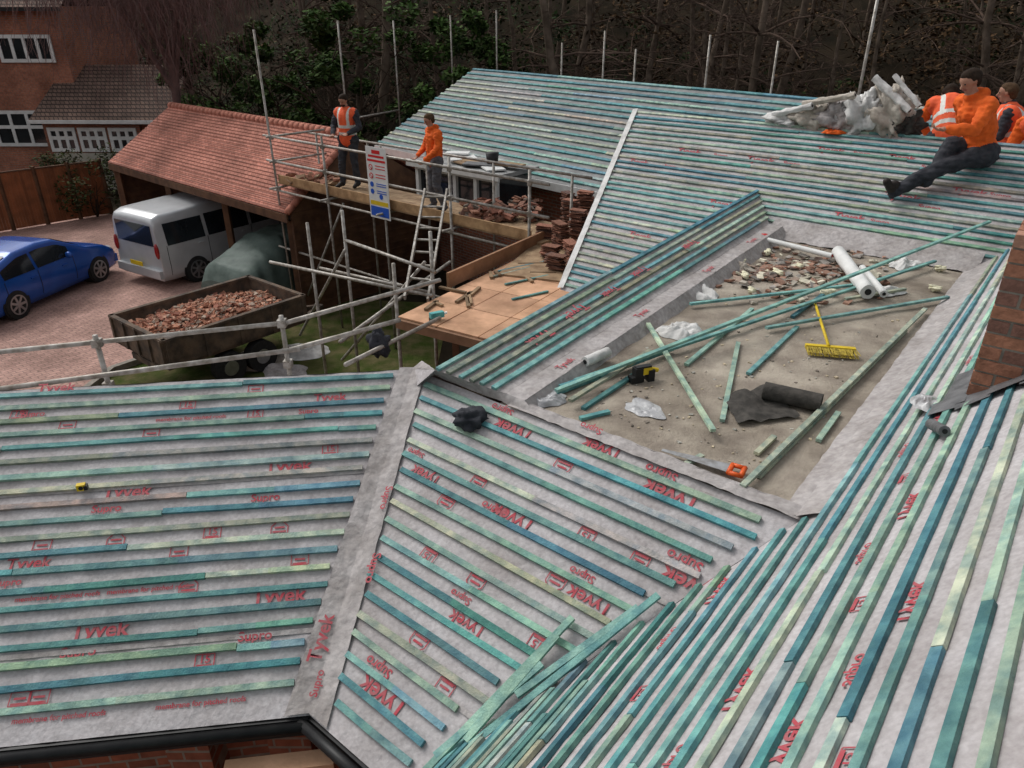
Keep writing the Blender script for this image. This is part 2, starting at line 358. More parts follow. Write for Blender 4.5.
# ---- chimney
cb=on(plR,963,402); ang=math.atan2(m2.y,m2.x); MM=Matrix.Translation(cb)@Matrix.Rotation(ang,4,'Z')
mb=MB(); bcs=[(.44,.20,.125),(.36,.16,.10),(.30,.14,.09),(.48,.26,.18),(.24,.12,.09),(.40,.18,.11)]
for k in range(16):
    z=-.25+k*.075+.034; off=(k%2)*.115; x=-off
    while x<.80:
        xa=max(0,x);xb=min(.80,x+.215)
        if xb-xa>.03: mb.box(((xa+xb)/2,.0505+random.uniform(-.004,.004),z),xb-xa-.004,.105,.063,MM,random.choice(bcs)); mb.box(((xa+xb)/2,.45,z),xb-xa-.004,.10,.063,MM,random.choice(bcs))
        x+=.225
    y=.11
    while y<.39:
        mb.box((.0505+random.uniform(-.003,.003),y+.07,z),.105,.128,.063,MM,random.choice(bcs)); mb.box((.75,y+.07,z),.10,.128,.063,MM,random.choice(bcs)); y+=.145
mb.obj('chimney',M_rub,house)
mb=MB(); mb.box((.40,.25,.33),.786,.488,1.16,MM); mb.obj('chimney_core',M_mort,house)
mb=MB(); zr_=lambda p:NR.z+PR*((p-NR).dot(m2))
for i in range(8):
    a=cb+m2*(i*.12-.14)-b2*(.12+.03*(i%2))
    pts=[a,a+m2*.135,a+m2*.135+b2*.17,a+b2*.17]
    pts=[V((p.x,p.y,zr_(p)+.035+.03*noise.noise(p*9))) for p in pts]; mb.add(pts,[(0,1,2,3)])
for j in range(5):
    a=cb-m2*.10+b2*(j*.11-.08); pts=[a,a+m2*.11,a+m2*.11+b2*.125,a+b2*.125]; pts=[V((p.x,p.y,zr_(p)+.035+.025*noise.noise(p*8))) for p in pts]; mb.add(pts,[(0,1,2,3)])
mb.obj('lead_flashing',M_lead,house)
# ---------------------------------------------------------------- printed lettering
TXC={}
def txt(s,pos,e1,e2,size,parent,m=M_red,name='printed_lettering'):
    if s not in TXC:
        cu=bpy.data.curves.new('t','FONT'); cu.body=s; cu.size=1; cu.align_x='CENTER'; cu.align_y='CENTER'; cu.offset=.022; cu.resolution_u=3
        o=bpy.data.objects.new('t',cu); COL.objects.link(o); dg=bpy.context.evaluated_depsgraph_get(); dg.update()
        TXC[s]=bpy.data.meshes.new_from_object(o.evaluated_get(dg)); bpy.data.objects.remove(o)
    me=TXC[s].copy(); me.name=name
    e1=e1.normalized(); n=e1.cross(e2).normalized(); e2=n.cross(e1)
    mt=Matrix(((e1.x,e2.x,n.x,pos.x),(e1.y,e2.y,n.y,pos.y),(e1.z,e2.z,n.z,pos.z),(0,0,0,1)))@Matrix.Scale(size,4); me.transform(mt)
    me.materials.clear(); me.materials.append(m)
    return reg(bpy.data.objects.new(name,me),V((0,0,0)),parent)
def mark(c,e1,e2,sz,parent,house_shape=False,num=None):
    e1=e1.normalized(); n=e1.cross(e2).normalized(); e2=n.cross(e1); mb=MB(); t=sz*.06
    pts=[(-.5,-.35),(.5,-.35),(.5,.35),(-.5,.35)] if not house_shape else [(-.5,-.4),(.5,-.4),(.5,.1),(0,.6),(-.5,.1)]
    W=[c+e1*a*sz+e2*b*sz for a,b in pts]
    for a,b in zip(W,W[1:]+W[:1]): mb.beam(a,b,t,.001,n)
    mb.beam(c-e1*sz*.4-e2*sz*.26,c+e1*sz*.4-e2*sz*.26,t*2,.001,n)
    if house_shape or not num: mb.beam(c-e1*sz*.3+e2*sz*.02,c+e1*sz*.3+e2*sz*.02,t*2,.001,n)
    mb.obj('printed_symbol',M_red,parent)
    if num: txt(num,c+e2*sz*.06+n*.001,e1,e2,sz*.62,parent)
def snapz(pl,u,v,z0,dz,down,lift=.004,bias=0):
    p=on(pl,u,v,lift); k=round((z0-p.z)/dz-.5)+.5+bias; dzz=(z0-k*dz)-p.z; return p+down*(dzz/down.z)
eL=(VT-LRf).normalized(); uL=(VT-VB); uLn=plL[1].cross(eL).normalized()
if uLn.z<0:uLn=-uLn
HZ=zf-ze
def sl(u,v): return snapz(plL,u,v,zf-LT0*HZ,LDT*HZ,uLn,bias=-.10)
for u,v,s in((128,488,.12),(288,470,.12),(100,630,.125),(278,605,.125),(55,392,.10),(330,395,.09),(30,560,.10)):
    txt('Tyvek',sl(u,v),eL,uL,s,sL); txt('Supro',sl(u-22,v+24),eL,uL,s*.62,sL)
for u,v,n_ in((20,412,'15'),(68,425,0),(188,405,'15'),(255,395,0),(255,418,'15'),(42,547,0),(213,530,'15'),(180,548,0),(40,695,0),(205,660,'15'),(20,700,0),(330,455,'15'),(300,560,0),(150,440,0)):
    mark(sl(u,v),eL,uL,.10,sL,num=n_ or None)
for u,v in((280,525),(115,545),(190,580)): mark(sl(u,v),eL,uL,.10,sL,True)
for v,u in((585,150),(715,60),(712,200),(425,190),(590,60)): txt('membrane for pitched roofs',sl(u,v),eL,uL,.04,sL)
eN=(VT-NR).normalized(); uN=plN[1].cross(eN).normalized(); dN=uN if uN.z<0 else -uN
def sn(u,v): return snapz(plN,u,v,zf-NT0*HZ,NDT*HZ,dN)
for u,v,s in((672,493,.14),(512,432,.125),(508,525,.125),(388,690,.13),(690,590,.14),(600,452,.11),(430,470,.10),(590,600,.11),(470,620,.10)):
    txt('Tyvek',sn(u,v),eN,dN,s,sN); txt('Supro',sn(u-10,v-22),eN,dN,s*.6,sN)
for u,v in((560,470),(440,510),(470,590),(560,575),(420,640)): mark(sn(u,v),eN,dN,.11,sN,True)
for u,v,n_ in((590,530,'15'),(425,560,'15'),(450,680,0),(640,560,0),(480,480,0),(540,640,'15')): mark(sn(u,v),eN,dN,.10,sN,num=n_ or None)
txt('Supro',on(plN,375,570,.03),(VB-VT),(NR-VT),.08,sN); txt('Tyvek',on(plL,322,640,.03),(VT-VB),(LRf-VT),.11,sL); txt('Supro',on(plN,388,500,.03),(VB-VT),(NR-VT),.07,sN); txt('Supro',on(plL,318,685,.03),(VT-VB),(LRf-VT),.06,sL)
for u,v,s in((575,312,.13),(540,338,.12),(690,245,.12),(640,272,.11),(610,292,.1)): txt('Tyvek',on(plS,u,v,.008),(T0-T1),(B0-T0),s,sS)
for t in(.12,.35,.62,.85): txt('Tyvek',lp(B0,B1,t)+ia*.08+V((0,0,.004)),T1-T0,-ia,.08,sS)
upR=m2+V((0,0,PR))
def sr(s_,w_): k=round((w_-W0_)/WDT-.5)+.5; return Rp(s_,W0_+(k+.08)*WDT)+plR[1]*.004
for s_,w_ in((-.2,.45),(-1.4,.25),(-1.9,-.35),(-.6,-.2),(-2.1,.12),(-1.0,.6),(.9,.4),(2.2,.45),(-1.5,-.65),(-1.7,.5),(3.4,.6)):
    txt('Tyvek',sr(s_,w_),b2,upR,.105,sR); txt('Supro',sr(s_-.35,w_-.08),b2,upR,.07,sR); mark(sr(s_-.75,w_),b2,upR,.09,sR,num='15')
aF=(R1-R0).normalized(); uF=plF[1].cross(aF).normalized(); uF=uF if uF.z>0 else -uF
def sf(u,v): return snapz(plF,u,v,zr-F0_,FDT,uF)
for u,v,s in((760,160,.15),(900,200,.16),(720,205,.14),(850,215,.14),(640,235,.13),(690,150,.14),(830,150,.14),(970,190,.14),(640,160,.12),(900,160,.12)): txt('Tyvek',sf(u,v),aF,uF,s,sF); txt('Supro',sf(u+30,v+6),aF,uF,s*.6,sF)
# ---------------------------------------------------------------- second roof (rear)
rear=thing('house',(1,19,0),'rear wing roof stripped to green battens and membrane','house')
G0=P(475,68,ZC-1.5); G1=P(820,98,ZC-1.5); E0=P(375,145,3.1); E1=P(600,192,3.1)
G1=G0+(G1-G0)*1.35; E1=E0+(E1-E0)*1.5
M_memb=mat('rear_membrane',(.30,.30,.30),(.20,.20,.20),.8,4)
mb=MB(); mb.sheet(G0,G1,E1,E0,30,12,.01); mb.obj('membrane',M_memb,rear,True)
nG=plane(G0,G1,E0)[1]; battens('roof_battens',[(lp(G0,E0,t),lp(G1,E1,t)) for t in [i/18+.02 for i in range(18)]],nG,rear,w=.065,h=.03,seg=(2,5))
mb=MB(); bk=V((.64,.77,0)); mb.sheet(G0,G1,G1+bk*3-V((0,0,1.8)),G0+bk*3-V((0,0,1.8)),4,4); hL=E0+bk*6; mb.add([G0,E0,hL,G0+bk*3-V((0,0,1.8))],[(0,1,2,3)]); mb.obj('rear_roof_slope',M_memb,rear)
mb=MB(); mb.beam(E0-V((0,0,.18)),E1-V((0,0,.18)),.05,.17); mb.obj('fascia',M_white,rear)
wall([E0+bk*5,E0+bk*.35+V((.2,0,0)),E1+bk*.35],0,2.95,par=rear)
# ---------------------------------------------------------------- ground
def gz(x,y):
    r0=31 if x>-10 else 31+min(14,(-10-x)*1.6)
    d=math.hypot(x*.6,y)-r0
    return 0 if d<0 else min(22,d*d*.02 if d<14 else 3.92+(d-14)*.62)
mb=MB(); q=[];nx,ny=70,70
for j in range(ny+1):
    for i in range(nx+1):
        x=-90+180*i/nx; y=-60+170*j/ny; q.append(V((x,y,gz(x,y)+(.8*noise.noise(V((x,y,0))*.15) if gz(x,y)>.2 else 0))))
mb.add(q,[(j*(nx+1)+i,j*(nx+1)+i+1,(j+1)*(nx+1)+i+1,(j+1)*(nx+1)+i) for j in range(ny) for i in range(nx)])
B=600; c=[q[0],q[nx],q[-1],q[ny*(nx+1)]]
o=[V((-B,-B,0)),V((B,-B,0)),V((B,B,22)),V((-B,B,22))]
for i in range(4): j=(i+1)%4; mb.add([c[i],c[j],o[j],o[i]],[(3,2,1,0)])
mb.obj('ground',M_dirt,None,True,kind='structure')
def flatpoly(name,pts,z,m):
    mb=MB(); mb.add([V((p[0],p[1],z)) for p in pts],[tuple(range(len(pts)))]); return mb.obj(name,m,None,kind='structure')
flatpoly('driveway',[(-26,4),(-8.6,4),(-7.9,13.2),(-5.8,15.8),(-5,24),(-13,26),(-26,24)],.012,M_paver)
flatpoly('lawn',[(-8.7,4),(-1.5,4),(-1.5,17),(-5.4,17.5),(-7.9,13.2)],.008,M_grass)
flatpoly('courtyard_paving',[(-8,-6),(2,-6),(2,4),(-8,4)],.008,M_paver)
mb=MB(); mb.beam(V((-8.6,4,0)),V((-7.9,13.2,0)),.12,.12); mb.beam(V((-7.9,13.2,0)),V((-5.8,15.8,0)),.12,.12); mb.obj('kerb',M_mort,None,kind='structure')
# ---------------------------------------------------------------- carport
gar=thing('carport',(-8,20,0),'timber carport with orange-red clay tiled roof','garage')
bg=V((.66,.75,0))
e0=V((-11.9,22.4,2.4)); e1_=V((-4.95,16.2,2.4)); a_=(e1_-e0).normalized(); r0=e0+bg*2.2+V((0,0,1.4)); r1=e1_+bg*2.2-a_*.35+V((0,0,1.4))
M_tile=brickmat('clay_tile',(.60,.26,.195),(.46,.19,.14),(.24,.10,.075),.17,.064,132.7,msize=.007,bump=.9)
mb=MB(); NRW=24
for i in range(NRW):
    t0=i/NRW;t1=(i+1)/NRW; up=V((0,0,.022)); a=lp(e0,r0,t0)+up;b=lp(e1_,r1,t0)+up;c=lp(e1_,r1,t1)+V((0,0,.004));d=lp(e0,r0,t1)+V((0,0,.004))
    mb.add([a,b,c,d],[(0,1,2,3)]); mb.add([a-V((0,0,.022)),b-V((0,0,.022)),b,a],[(0,1,2,3)])
bk0=e0+bg*4.6;bk1=e1_+bg*4.6; mb.add([r0,r1,bk1,bk0],[(0,1,2,3)])
mb.obj('tiled_roof',M_tile,gar)
mb=MB(); n=40
for i in range(n): mb.tube(lp(r0,r1,i/n),lp(r0,r1,(i+.97)/n),.10,.11,8)
for i in range(12): mb.tube(lp(e1_,r1,i/12)+V((0,0,.02)),lp(e1_,r1,(i+.97)/12)+V((0,0,.02)),.07,.08,8)
mb.obj('ridge_tiles',mat('ridge_tile',(.50,.20,.14),(.34,.13,.09),.85,5),gar,True)
mb=MB(); mb.beam(e0-V((0,0,.2)),e1_-V((0,0,.2)),.04,.18); mb.obj('eaves_board',M_wood,gar)
for t in(.02,.36,.68,.985):
    mb=MB(); p=lp(e0,e1_,t)+bg*.15; mb.box((p.x,p.y,1.1),.14,.14,2.2); mb.obj('post',M_wood,gar)
def boards(a,b,z0,z1,h=.16,m=M_wood,name='weatherboard_wall',par=gar):
    mb=MB(); z=z0
    while z<z1: mb.beam(V((a.x,a.y,z)),V((b.x,b.y,z)),.05,h*.97); mb.beam(V((a.x,a.y,z)),V((b.x,b.y,z)),.075,h*.25); z+=h
    mb.obj(name,m,par)
boards(e1_+bg*.1,e1_+bg*4.4,0,2.4); boards(e0+bg*.1,e0+bg*4.4,0,2.4); boards(bk0-bg*.2,bk1-bg*.2,0,2.3)
mb=MB(); mb.add([e1_+bg*.1,e1_+bg*4.4,r1-V((0,0,.05))],[(0,1,2)]); mb.obj('gable',M_wood,gar)
mb=MB(); mb.add([e0+bg*.1,e0+bg*4.4,r0-V((0,0,.05))],[(0,1,2)]); mb.obj('gable',M_wood,gar)
# ---------------------------------------------------------------- neighbour house
nb=thing('house',(-24,32,0),'red brick neighbouring house with white windows','house')
TW=30
a0=Pd(-160,100,TW);a1=Pd(78,100,TW); d=(a1-a0); en=V((d.x,d.y,0)).normalized(); nb_n=V((en.y,-en.x,0)); Wd=V((d.x,d.y,0)).length
A0=V((a0.x,a0.y,0)); bkk=-nb_n; D=6
q=[A0,A0+en*Wd,A0+en*Wd+bkk*D,A0+bkk*D]; up=V((0,0,6.55)); mb=MB(); mb.add(q+[p+up for p in q],[(0,1,5,4),(1,2,6,5),(2,3,7,6),(3,0,4,7)]); mb.obj('wall',M_brick2,nb)
M_til2=brickmat('brown_tile',(.21,.14,.11),(.15,.10,.08),(.05,.035,.03),.2,.12,100,msize=.02,bump=1)
mb=MB(); ov=V((0,0,6.5)); rp=V((0,0,8.6)); mb.add([q[0]+nb_n*.4-en*.4+ov,q[1]+nb_n*.4+en*.4+ov,q[1]+bkk*3+en*.4+rp,q[0]+bkk*3-en*.4+rp,q[2]+ov+en*.4,q[3]+ov],[(0,1,2,3),(3,2,4,5)]); mb.obj('roof',M_til2,nb)
mb=MB(); mb.beam(q[0]+nb_n*.42+V((0,0,6.37)),q[1]+nb_n*.42+en*.4+V((0,0,6.37)),.06,.14); mb.obj('fascia',M_black,nb)
def window(O_,e,nn,x,z,w,h,npan,par,rows=1):
    W=sub(O_+e*x+V((0,0,z)),'window',par); c=O_+e*x+V((0,0,z))+nn*.03
    mb=MB(); mb.beam(c-e*w/2,c+e*w/2,.02,h); mb.obj('window_pane',M_glass,W)
    mb=MB(); f=.13
    for zz in [0]+[h*k/rows for k in range(1,rows)]+[h-f]: mb.beam(c-e*w/2+V((0,0,zz)),c+e*w/2+V((0,0,zz)),.08,f)
    for k in range(npan+1):
        x_=-w/2+(w-f)*k/npan+f/2; mb.beam(c+e*(x_-f/2)+V((0,0,f)),c+e*(x_+f/2)+V((0,0,f)),.078,h-2*f)
    mb.obj('window_frame',M_white,W)
def xat(u,t,A): p=Pd(u,100,t); return (V((p.x,p.y,0))-A).dot(en)
window(A0,en,nb_n,xat(40,TW,A0),4.55,2.15,1.0,4,nb)
window(A0,en,nb_n,xat(14,TW,A0),1.35,2.2,1.4,3,nb,2)
w0=Pd(42,118,28.6); w1=Pd(140,124,28.6); dW=(w1-w0); ew=V((dW.x,dW.y,0)).normalized(); nw=V((ew.y,-ew.x,0)); W0=V((w0.x,w0.y,0)); WW=V((dW.x,dW.y,0)).length
zE=2.65; mb=MB(); mb.beam(W0,W0+ew*WW,.2,zE); mb.obj('wall',M_brick2,nb)
mb=MB(); mb.beam(W0+ew*(WW+.1)-nw*.1,W0+ew*(WW+.1)-nw*4,.2,zE); mb.obj('wall',M_brick2,nb)
mb=MB(); z0_=V((0,0,zE)); z1_=V((0,0,zE+1.75)); mb.add([W0+nw*.4-ew*.3+z0_,W0+ew*(WW+1.4)+nw*.4+z0_,W0+ew*(WW+1.0)-nw*3+z1_,W0-nw*3-ew*.3+z1_],[(0,1,2,3)]); mb.obj('roof',M_til2,nb)
mb=MB(); mb.beam(W0+nw*.42-ew*.3+z0_-V((0,0,.12)),W0+ew*(WW+1.4)+nw*.42+z0_-V((0,0,.12)),.08,.12); mb.obj('gutter',M_white,nb)
for k in range(3): window(W0,ew,nw*4,.7+k*1.2,1.45,1.1,.9,3,nb,2)
mb=MB(); mb.beam(W0+nw*.14+ew*.2,W0+nw*.14+ew*(WW-.2),.03,1.4); mb.obj('garage_door',mat('cream_door',(.45,.43,.36),(.38,.36,.3),.6,3),nb)
# ---------------------------------------------------------------- fence
fen=thing('fence',P(45,225,0),'tall reddish-brown timber fence beside the driveway','fence')
fa=P(-60,243,0); fb=P(112,214,0); mb=MB(); nbd=60
for i in range(nbd):
    p=lp(fa,fb,i/nbd); q=lp(fa,fb,(i+.93)/nbd); k=random.uniform(.75,1.15); mb.beam(p+V((0,0,.05)),q+V((0,0,.05)),.02+.008*(i%2),1.75,col=(k,k,k))
mb.obj('fence_panel',mat('fence_boards',(.25,.085,.035),(.17,.06,.025),.85,3,attr=True,bump=.3),fen)
mb=MB(); mb.beam(fa+V((0,0,1.81)),fb+V((0,0,1.81)),.08,.04); mb.obj('fence_capping',M_wood,fen)
for i in range(6):
    mb=MB(); p=lp(fa,fb,i/5); mb.box((p.x,p.y,.95),.1,.1,1.9); mb.obj('fence_post',M_wood,fen)
# ---------------------------------------------------------------- vehicles
def interp(pr,x):
    for (x0,z0),(x1,z1) in zip(pr[:-1],pr[1:]):
        if x<=x1: return z0+(z1-z0)*max(0,(x-x0))/(x1-x0+1e-9)
    return pr[-1][1]
def vehicle(name,label,cat,XF,L,W,prof,belt,tum,zb,paint,wheels,wr,sidewin,wscreen,rear,lamps,group=None,handles=True,hatch=None):
    T=thing(name,XF.translation,label,cat,group)
    def Wx(x):
        e=min(1,max(0,(x-(L-.9))/.9)); r=min(1,max(0,(.5-x)/.5)); return W-.16*e*e-.05*r*r
    top=lambda x:interp(prof,x)
    def w(x,z):
        low=max(0,(.45-z))*.18
        return Wx(x)-tum*max(0,z-belt)-low+.012*math.exp(-((z-.62)/.12)**2)
    xs=sorted(set([0,.03,.1,.2,.35,.5,L-.03,L-.1,L-.22,L-.4,L]+[i*L/34 for i in range(35)]+[p[0] for p in prof])); rings=[]
    for x in xs:
        tp=top(x); r=[]
        zs=[zb+(tp-.07-zb)*k/9 for k in range(10)]
        for z in zs: r.append((w(x,z),z))
        wt=w(x,tp-.07); r+=[(wt-.025,tp-.03),(wt-.08,tp-.008),(wt*.55,tp+.008)]
        ring=[(x,-y,z) for y,z in r]+[(x,0,tp+.012)]+[(x,y,z) for y,z in r[::-1]]
        rings.append([(x,0,zb)]+ring)
    mb=MB(); n=len(rings[0]); q=[V(p) for r in rings for p in r]
    fs=[(i*n+j,i*n+(j+1)%n,(i+1)*n+(j+1)%n,(i+1)*n+j) for i in range(len(rings)-1) for j in range(n)]
    fs+= [tuple(range(n))[::-1],tuple(range((len(rings)-1)*n,len(rings)*n))]
    mb.add(q,fs); body=mb.obj('body',paint,T,False,XF)
    me=body.data; me.polygons.foreach_set('use_smooth',[len(p.vertices)==4 for p in me.polygons])
    for (x0,x1,z0,z1) in sidewin:
        for sg in(-1,1):
            mb=MB(); q=[];nx=10;nz=5
            for i in range(nx+1):
                x=x0+(x1-x0)*i/nx; zt=max(z0+.01,min(z1,top(x)-.13))
                for j in range(nz+1):
                    z=z0+(zt-z0)*j/nz; q.append(V((x,sg*(w(x,z)+.006),z)))
            mb.add(q,[(i*(nz+1)+j,(i+1)*(nz+1)+j,(i+1)*(nz+1)+j+1,i*(nz+1)+j+1) for i in range(nx) for j in range(nz)]); mb.obj('side_window',M_glass,T,True,XF)
    def topglass(x0,x1,nm):
        mb=MB(); q=[]
        for i in range(9):
            x=x0+(x1-x0)*i/8; ww=w(x,top(x)-.07)-.09
            for j in range(9):
                f=-1+j/4; q.append(V((x,f*ww,top(x)+.018-.004*abs(f))))
        mb.add(q,[(i*9+j,i*9+j+1,(i+1)*9+j+1,(i+1)*9+j) for i in range(8) for j in range(8)]); mb.obj(nm,M_glass,T,True,XF)
    if wscreen: topglass(*wscreen,'windscreen')
    if hatch: topglass(*hatch,'rear_window')
    if rear:
        y,z0,z1=rear; mb=MB(); mb.box((.0,0,(z0+z1)/2),.03,2*y,z1-z0); mb.obj('rear_window',M_glass,T,False,XF)
    for (x,sg_y,z,sx,sy,sz,m,nm) in lamps:
        for sg in(-1,1):
            mb=MB(); mb.blob((x,sg*sg_y,z),sx,sy,sz); mb.obj(nm,m,T,True,XF)
    mb=MB(); mb.box((-.03,0,.42),.14,2*W-.12,.2); mb.obj('bumper',paint,T,False,XF)
    mb=MB(); mb.box((L-.03,0,.38),.12,2*W-.3,.2); mb.obj('bumper',paint,T,False,XF)
    mb=MB(); mb.box((-.108,0,.50 if cat=='car' else .62),.02,.5,.11); mb.obj('number_plate',M_yel,T,False,XF)
    for x in handles:
        for sg in(-1,1):
            mb=MB(); z=belt-.12; mb.box((x,sg*(w(x,z)+.015),z),.18,.03,.03); mb.obj('door_handle',paint,T,False,XF)
    mb=MB()
    for x in [s[0]-.03 for s in sidewin]+[sidewin[-1][1]+.05]:
        for sg in(-1,1):
            for k in range(6):
                za=zb+.12+(belt-zb-.12)*k/6; zc=zb+.12+(belt-zb-.12)*(k+1)/6
                mb.beam(V((x,sg*(w(x,za)+.002),za)),V((x,sg*(w(x,zc)+.002),zc)),.01,.01,V((1,0,0)),base=False)
    mb.obj('door_seams',M_black,T,False,XF)
    for sg in(-1,1):
        mb=MB(); x=sidewin[-1][1]-.15; z=belt+.1; mb.blob((x,sg*(w(x,z)+.12),z),.06,.10,.08); mb.obj('wing_mirror',paint,T,True,XF)
    for x in wheels:
        for sg in(-1,1):
            ww=w(x,.4); mb=MB(); mb.tube(V((x,sg*(ww-.3),wr+.02)),V((x,sg*(ww+.008),wr+.02)),wr+.05,n=28); mb.obj('wheel_arch',M_black,T,False,XF)
            c=V((x,sg*(ww-.08),wr)); wh=sub(XF@c,'wheel',T)
            mb=MB(); mb.tube(c-V((0,.11*1,0)),c+V((0,.11,0)),wr,n=28); mb.tube(c-V((0,.115,0)),c+V((0,.115,0)),wr-.035,n=28); mb.obj('tyre',M_rubber,wh,False,XF)
            mb=MB(); face=c+V((0,sg*.118,0))
            for k in range(7):
                t=2*math.pi*k/7; mb.beam(face,face+V((math.cos(t)*wr*.64,0,math.sin(t)*wr*.64)),.055,.012,V((0,sg,0)))
            n_=28
            for k in range(n_):
                t=2*math.pi*k/n_;t2=2*math.pi*(k+1)/n_; mb.beam(face+V((math.cos(t)*wr*.66,0,math.sin(t)*wr*.66)),face+V((math.cos(t2)*wr*.66,0,math.sin(t2)*wr*.66)),.03,.014,V((0,sg,0)))
            mb.tube(face,face+V((0,sg*.02,0)),.06,n=12); mb.obj('rim',M_rim,wh,False,XF)
    return T
vanXF=frame((-9.55,18.4,.012),32.6)
vehicle('parked_van','silver passenger van reversed out of the carport','van',vanXF,5.1,.96,[(0,1.70),(.06,1.82),(.25,1.89),(1.5,1.93),(3,1.93),(3.5,1.86),(4.3,1.22),(4.9,1.02),(5.05,.85),(5.1,.6)],1.12,.16,.24,M_silver,(.95,4.1),.34,[(.25,1.35,1.12,1.66),(1.45,2.75,1.12,1.68),(2.85,3.75,1.12,1.66)],(3.6,4.25),(.74,1.12,1.64),[(-.02,.86,1.02,.05,.07,.20,M_lamp,'tail_lamp'),(4.98,.7,.8,.09,.15,.09,M_headl,'headlight')],handles=(1.2,2.6))
carXF=frame((-12.44,15.4,.012),12)
vehicle('parked_car','metallic blue five-door car parked on block paving','car',carXF,4.45,.89,[(0,.68),(.08,.95),(.3,1.05),(.75,1.28),(1.3,1.43),(2.0,1.46),(2.5,1.41),(3.3,1.02),(4.0,.86),(4.35,.68),(4.45,.5)],.90,.34,.2,M_blue,(.85,3.55),.33,[(.72,1.62,.94,1.32),(1.70,2.75,.94,1.33)],(2.55,3.25),None,[(.06,.72,.84,.08,.16,.07,M_lamp,'tail_lamp'),(4.2,.66,.68,.16,.15,.08,M_headl,'headlight')],handles=(1.5,2.5),hatch=(.32,1.1))
cx=frame((-6.9,16.9,.012),33); mb=MB(); q=[]; pr=[(0,.55),(.15,.95),(.7,1.15),(1.3,1.42),(2.2,1.5),(2.9,1.2),(3.8,.95),(4.1,.6)]
nx,nr=60,44
for i in range(nx+1):
    x=4.1*i/nx; tp=interp(pr,x)
    for j in range(nr+1):
        t=math.pi*j/nr; cy=math.cos(t); sy=math.sin(t); y=.93*(abs(cy)**.45)*(1 if cy>0 else -1); z=tp*(sy**.55)
        if z<tp*.6: y*=1+.10*(1-z/(tp*.6))
        f=noise.noise(V((x*3.5,y*2,z*.6)))*.12; q.append(V((x,y,z))+V((0,(1 if y>0 else -1)*f,-abs(f)*.7 if z>.2 else 0)))
mb.add(q,[(i*(nr+1)+j,i*(nr+1)+j+1,(i+1)*(nr+1)+j+1,(i+1)*(nr+1)+j) for i in range(nx) for j in range(nr)])
mb.add([q[j] for j in range(nr+1)],[tuple(range(nr+1))]); mb.add([q[nx*(nr+1)+j] for j in range(nr+1)],[tuple(range(nr+1))[::-1]])
mb.obj('covered_car',M_tarp,None,True,cx,'car hidden under a grey-green tarpaulin cover','car')
# ---------------------------------------------------------------- trailer with rubble
tx=frame((-6.8,12.4,.01),39)
tr=thing('trailer',tx.translation,'rusty brown open tipping trailer standing on the grass edge','trailer')
M_tr=mat('rusty_steel',(.17,.12,.085),(.075,.06,.05),.8,5,bump=.4,macro=3)
LT,WT=2.95,1.9
mb=MB(); mb.box((LT/2,0,.72),LT,WT,.06); mb.obj('trailer_bed',M_tr,tr,False,tx)
for nm,c_,s_ in(('side_board',(LT/2,WT/2,1.0),(LT,.05,.5)),('side_board',(LT/2,-WT/2,1.0),(LT,.05,.5)),('tailgate',(0,0,1.0),(.05,WT,.5)),('front_board',(LT,0,1.0),(.05,WT,.5))):
    mb=MB(); mb.box(c_,*s_)
    for k in range(5):
        f=-.5+k/4
        if s_[0]>1: mb.box((c_[0]+f*(LT-.1),c_[1]+math.copysign(.04,c_[1]),1.0),.07,.04,.52)
        else: mb.box((c_[0]+(-.04 if c_[0]==0 else .04),f*(WT-.1),1.0),.04,.07,.52)
    mb.box((c_[0],c_[1],1.26),s_[0]+.06 if s_[0]>1 else .09,s_[1]+.06 if s_[1]>1 else .09,.05); mb.obj(nm,M_tr,tr,False,tx)
for x in(1.15,1.85):
    for sg in(-1,1):
        c=V((x,sg*(WT/2-.08),.32)); wh=sub(tx@c,'wheel',tr); mb=MB(); mb.tube(c-V((0,.1,0)),c+V((0,.1,0)),.32,n=24); mb.obj('tyre',M_rubber,wh,False,tx)
        mb=MB(); mb.tube(c-V((0,.11,0)),c+V((0,.11,0)),.15,n=16); mb.obj('rim',M_rim,wh,False,tx)
mb=MB(); mb.beam(V((LT,.5,.5)),V((LT+1.1,0,.45)),.08,.08); mb.beam(V((LT,-.5,.5)),V((LT+1.1,0,.45)),.08,.08); mb.tube(V((LT+1,0,.0)),V((LT+1,0,.6)),.03); mb.box((LT/2,0,.6),LT,.9,.12); mb.obj('drawbar',M_tr,tr,False,tx)
def chunks(n,samp,size,cols,flat=.5,tilt=.7):
    mb=MB()
    for _ in range(n):
        p=samp(); s=random.uniform(*size); R=Matrix.Translation(p)@Matrix.Rotation(random.uniform(0,6.28),4,'Z')@Matrix.Rotation(random.uniform(-tilt,tilt),4,'X')@Matrix.Rotation(random.uniform(-tilt,tilt)*.7,4,'Y')
        c=random.choice(cols); k=random.uniform(.7,1.2); a=s*random.uniform(.6,1.3);b=s*random.uniform(.5,1);h=s*flat*random.uniform(.5,1.2)
        q=[R@V((x*a/2*random.uniform(.6,1.1),y*b/2*random.uniform(.6,1.1),z*h/2)) for z in(-1,1) for y in(-1,1) for x in(-1,1)]
        mb.add(q,[(0,2,3,1),(4,5,7,6),(0,1,5,4),(2,6,7,3),(0,4,6,2),(1,3,7,5)],tuple(x*k for x in c))
    return mb
def sm():
    x=random.uniform(.08,LT-.08);y=random.uniform(-WT/2+.08,WT/2-.08); h=.98+.26*(1-((x-1.4)/1.5)**2*.7)*(1-(y/.95)**2*.5)+.07*noise.noise(V((x*2,y*2,0))); return V((x,y,h*random.uniform(.93,1.0)))
TC=[(.52,.24,.15),(.44,.20,.13),(.38,.16,.11),(.56,.32,.22),(.42,.32,.25)]
